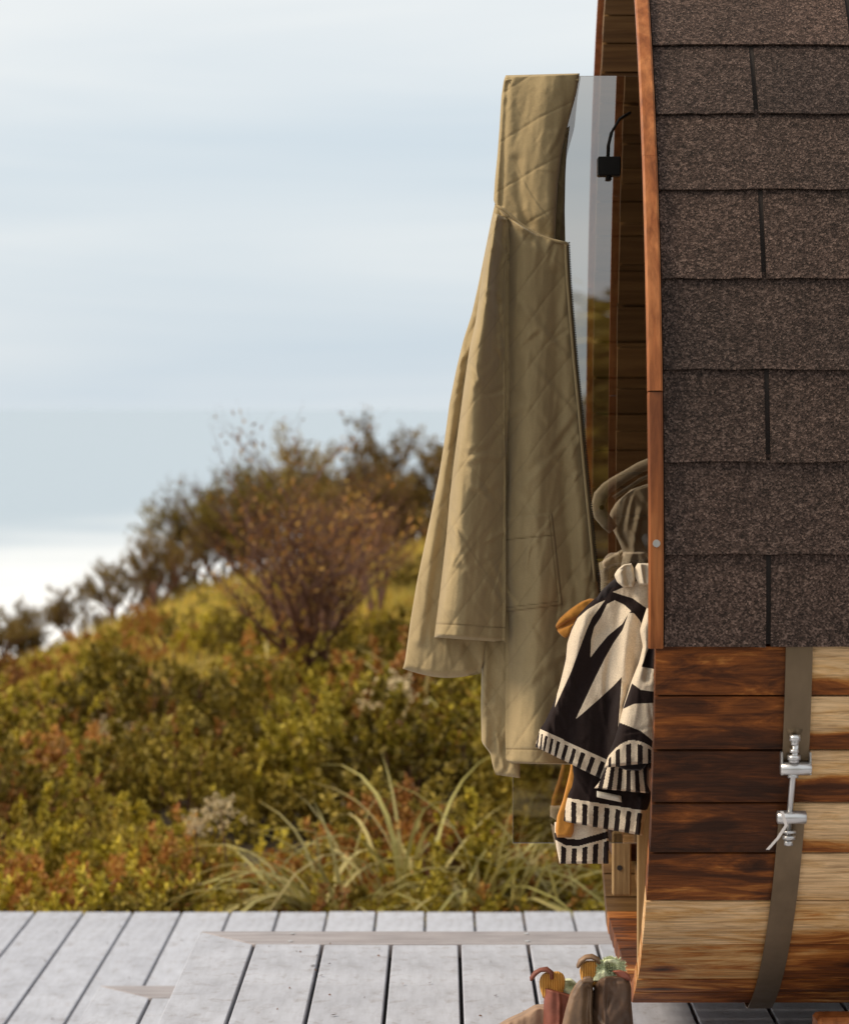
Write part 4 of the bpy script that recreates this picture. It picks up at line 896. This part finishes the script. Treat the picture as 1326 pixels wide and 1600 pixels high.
fold('towel_front', [(962, 905, 1036, 884), (950, 918, 1038, 905), (935, 930, 1038, 930), (918, 945, 1038, 960), (904, 960, 1036, 985), (893, 980, 1034, 1010), (886, 1005, 1030, 1035), (881, 1040, 1020, 1065), (873, 1075, 1005, 1095), (862, 1105, 990, 1130), (850, 1130, 975, 1165), (844, 1138, 960, 1190), (840, 1150, 952, 1202), (836, 1167, 944, 1220)], 5.05, .024, dA, pA, 130, 260)
# B: rolled fold on the right ending in a striped arch
def pB(X, Y, U, V):
    d = np.full(X.shape, 1e3)
    for s_ in [[(1018, 1000), (1010, 1020), (1002, 1042), (1030, 1047), (1030, 1000)], [(986, 1068), (1000, 1085), (1030, 1100), (1030, 1082), (1000, 1078)], [(987, 1068), (973, 1108), (990, 1100), (1030, 1098), (1010, 1085)]]: d = np.minimum(d, sdf(X, Y, s_))
    p = np.clip(-d*.9, -3, 3)
    yb = 1157+((X-988)/40.0)**2*20*np.where(X < 988, 1.4, 1.0)
    bl = np.interp(X, [960, 967, 1000, 1026], [1120, 1129, 1142, 1163]); p = np.where((Y > bl) & (Y < yb), 3, p); p = np.where((Y >= yb) & (Y < yb+5), -3, p)
    kk = (np.interp(X, [945, 958, 972, 990, 1008, 1020, 1028], [0, 1.3, 2.2, 3.2, 4.2, 5.2, 6.6])) % 1.0; p = np.where(Y >= yb+5, np.where((kk > .5) & (kk < .98), np.minimum(kk-.5, .98-kk)*20, -2), p); return p
fold('towel_roll', [(1010, 950, 1032, 950), (1004, 968, 1032, 968), (999, 985, 1030, 985), (1004, 1010, 1032, 1010), (998, 1035, 1032, 1035), (986, 1065, 1031, 1065), (975, 1100, 1030, 1098), (967, 1130, 1029, 1130), (960, 1155, 1030, 1150), (953, 1172, 1030, 1168), (948, 1187, 1028, 1180), (944, 1200, 1026, 1192)], 5.0, .036, lambda X, Y, U, V: wr(X, Y, 18, .006)-ridge(X, Y, [(1020, 985), (1010, 1060)], 6, .01), pB, 80, 160, flat=.1)
# inside of the arch: dark mouth and second striped hem below
fold('towel_hem', [(950, 1192, 1024, 1188), (944, 1205, 1024, 1205), (936, 1222, 1020, 1222), (928, 1232, 1014, 1240)], 5.035, .016, lambda X, Y, U, V: .004*np.sin(X/6), lambda X, Y, U, V: np.where(Y < 1200+((X-985)/40)**2*-6, 3, np.where((((X-985)*(1-(Y-1200)/220)/12.5+50) % 1.0 > .5), 2, -2)), 60, 50)
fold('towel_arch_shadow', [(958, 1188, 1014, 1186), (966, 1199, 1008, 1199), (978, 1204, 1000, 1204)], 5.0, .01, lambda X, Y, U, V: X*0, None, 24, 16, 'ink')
cl = cloth('care_label', [(932, 1236, 970, 1244), (932, 1246, 971, 1254)], M['label'], tw, 5.05, .004, lambda X, Y, U, V: X*0, 12, 8)
# knotted cream bunches at the top, mustard corner at the left
fold('towel_bunch', [(974, 882, 986, 880), (964, 890, 990, 888), (959, 899, 992, 898), (964, 910, 992, 908), (974, 918, 988, 917)], 5.015, .02, lambda X, Y, U, V: wr(X, Y, 22, .01)-ridge(X, Y, [(975, 895), (982, 915)], 3, .008), None, 30, 40, 'cream')
fold('towel_bunch', [(996, 880, 1030, 880), (991, 888, 1034, 888), (992, 902, 1036, 902), (998, 914, 1036, 914)], 5.01, .022, lambda X, Y, U, V: wr(X, Y, 23, .012), None, 30, 40, 'cream')
fold('towel_back_fold', [(975, 896, 1000, 892), (955, 908, 985, 905), (940, 922, 975, 920), (925, 945, 960, 940)], 5.045, .016, lambda X, Y, U, V: wr(X, Y, 24, .006), None, 30, 40, 'ink')
fold('mustard_corner', [(922, 935, 930, 936), (908, 940, 928, 946), (890, 952, 918, 962), (874, 966, 902, 978), (867, 978, 892, 990), (870, 986, 886, 997), (876, 993, 882, 997)], 5.09, .014, lambda X, Y, U, V: -ridge(X, Y, [(870, 983), (890, 972), (905, 966)], 3.5, .014)+wr(X, Y, 25, .004), None, 40, 60, 'orange')

# ------------------------------------------------------------------ pair of boots on the deck
def boot(label, px, Yb):
    e = empty('boot', ((px-CX)/F*Yb, Yb, 0), label=label, category='boot', group='pair of boots on the deck')
    return e
def leather(a=.006, sd=50): return lambda X, Y, U, V: wr(X, Y, sd, a)+.0006*fbm(X/3, Y/3, sd)
b1 = boot('red brown leather boot with a tan toe, left of the pair', 872, 4.97)
cloth('vamp', [(838, 1574, 860, 1572), (815, 1586, 872, 1584), (788, 1597, 882, 1597), (764, 1612, 890, 1612), (748, 1640, 898, 1640), (744, 1688, 906, 1690)], M['tan_suede'], b1, 5.0, .04, leather(.005, 50), 50, 60, back=.04)
cloth('sole', [(738, 1684, 914, 1686), (738, 1694, 915, 1694), (740, 1700, 914, 1700)], M['sole'], b1, 5.0, .046, lambda X, Y, U, V: X*0, 30, 12, back=.046)
cloth('shaft', [(849, 1541, 897, 1556), (850, 1550, 897, 1562), (849, 1570, 897, 1574), (848, 1600, 900, 1600), (845, 1640, 908, 1640), (843, 1684, 914, 1686)], M['red_leather'], b1, 4.965, .036, leather(.006, 51), 50, 90, back=.045)
cloth('elastic_panel', [(853, 1519, 872, 1518), (845, 1524, 880, 1522), (842, 1533, 883, 1531), (843, 1545, 882, 1543), (848, 1560, 876, 1560)], M['amber'], b1, 4.955, .010, lambda X, Y, U, V: .0016*np.sin(X*1.7), 60, 30, back=.004)
cloth('sock', [(880, 1531, 892, 1530), (871, 1538, 901, 1537), (865, 1549, 904, 1547), (864, 1560, 900, 1562), (870, 1570, 896, 1572)], M['sock'], b1, 4.985, .022, lambda X, Y, U, V: .010*fbm(X/9, Y/9, 90)-ridge(X, Y, [(890, 1541), (898, 1546)], 5, .012), 50, 40, back=.02)
def tab(e, pts, Yt, rs, m):
    V, Fc = tube([P(x, y, Yt+dy) for x, y, dy in pts], rs, 10); V = [Vector((v.x, Yt+(v.y-Yt)*2.2, v.z)) for v in V]
    ob('pull_tab', mesh('pull_tab', V, Fc, True), m, e).matrix_parent_inverse = Matrix.Translation(-Vector(e.location))
tab(b1, [(862, 1530, 0), (861, 1520, 0), (854, 1515, 0), (844, 1516, 0), (836, 1521, 0), (830, 1529, 0), (829, 1533, 0)], 4.94, [.003, .004, .0045, .0038, .0042, .0036, .0015], M['red_leather'])
b2 = boot('dark oiled leather boot with a fleecy pale green sock, right of the pair', 940, 4.88)
cloth('shaft', [(946, 1526, 972, 1524), (935, 1531, 982, 1531), (928, 1542, 986, 1542), (924, 1565, 986, 1565), (919, 1600, 989, 1600), (915, 1650, 994, 1650), (908, 1706, 1000, 1706)], M['brown_leather'], b2, 4.885, .05, lambda X, Y, U, V: leather(.010, 53)(X, Y, U, V)-ridge(X, Y, [(931, 1540), (927, 1620)], 5, .012), 60, 100, back=.04)
cloth('front_flap', [(908, 1533, 922, 1532), (899, 1541, 926, 1540), (890, 1555, 927, 1555), (883, 1580, 926, 1580), (877, 1605, 928, 1605), (870, 1650, 930, 1650), (860, 1706, 934, 1706)], M['worn_leather'], b2, 4.875, .040, lambda X, Y, U, V: leather(.008, 54)(X, Y, U, V)-ridge(X, Y, [(918, 1548), (915, 1640)], 6, .016), 50, 90, back=.03)
cloth('leather_knob', [(914, 1527, 922, 1526), (909, 1531, 927, 1530), (911, 1537, 926, 1537)], M['worn_leather'], b2, 4.84, .012, lambda X, Y, U, V: X*0, 20, 14, back=.012)
cloth('sole', [(855, 1706, 1004, 1706), (853, 1714, 1006, 1714), (855, 1719, 1004, 1719)], M['sole'], b2, 4.885, .05, lambda X, Y, U, V: X*0, 30, 12, back=.05)
cloth('elastic_panel', [(916, 1501, 936, 1501), (908, 1506, 944, 1505), (905, 1517, 947, 1516), (907, 1530, 945, 1530), (914, 1544, 938, 1544)], M['amber'], b2, 4.90, .010, lambda X, Y, U, V: .0016*np.sin(X*1.7), 60, 30, back=.004)
tab(b2, [(936, 1506, 0), (933, 1499, 0), (924, 1495, 0), (915, 1496, 0), (907, 1502, 0), (903, 1510, 0), (902, 1513, 0)], 4.885, [.003, .0042, .0046, .0042, .0046, .0036, .0015], M['worn_leather'])
cloth('sock', [(946, 1498, 962, 1497), (938, 1504, 970, 1503), (934, 1514, 974, 1512), (926, 1524, 974, 1522), (922, 1536, 970, 1536)], M['sock'], b2, 4.905, .022, lambda X, Y, U, V: .010*fbm(X/9, Y/9, 91)-ridge(X, Y, [(952, 1512), (958, 1520)], 6, .016), 60, 40, back=.02)
cloth('folded_rim', [(956, 1518, 966, 1516), (960, 1521, 980, 1520), (966, 1527, 986, 1528), (972, 1532, 984, 1534)], M['red_leather'], b2, 4.86, .014, lambda X, Y, U, V: X*0, 24, 16, back=.01)
fr = np.random.default_rng(8); n_ = 700; fx_ = fr.uniform(936, 973, n_); fy_ = 1512+fr.normal(size=n_)*6.5; ok = (fy_ > 1499+((fx_-954)/19)**2*6) & (fy_ < 1528); fx_, fy_ = fx_[ok], fy_[ok]
bb = np.array([tuple(P(x, y, 4.886)) for x, y in zip(fx_, fy_)]); dd_ = unit(np.stack([(fx_-954)/16, -.7+0*fx_, (1516-fy_)/12], 1)+fr.normal(size=(len(fx_), 3))*.25)
ob('sock_fleece', quadmesh('sock_fleece', leaves(bb, dd_, .009, .0013)), M['sock'], b2, kind='stuff').matrix_parent_inverse = Matrix.Translation(-Vector(b2.location))
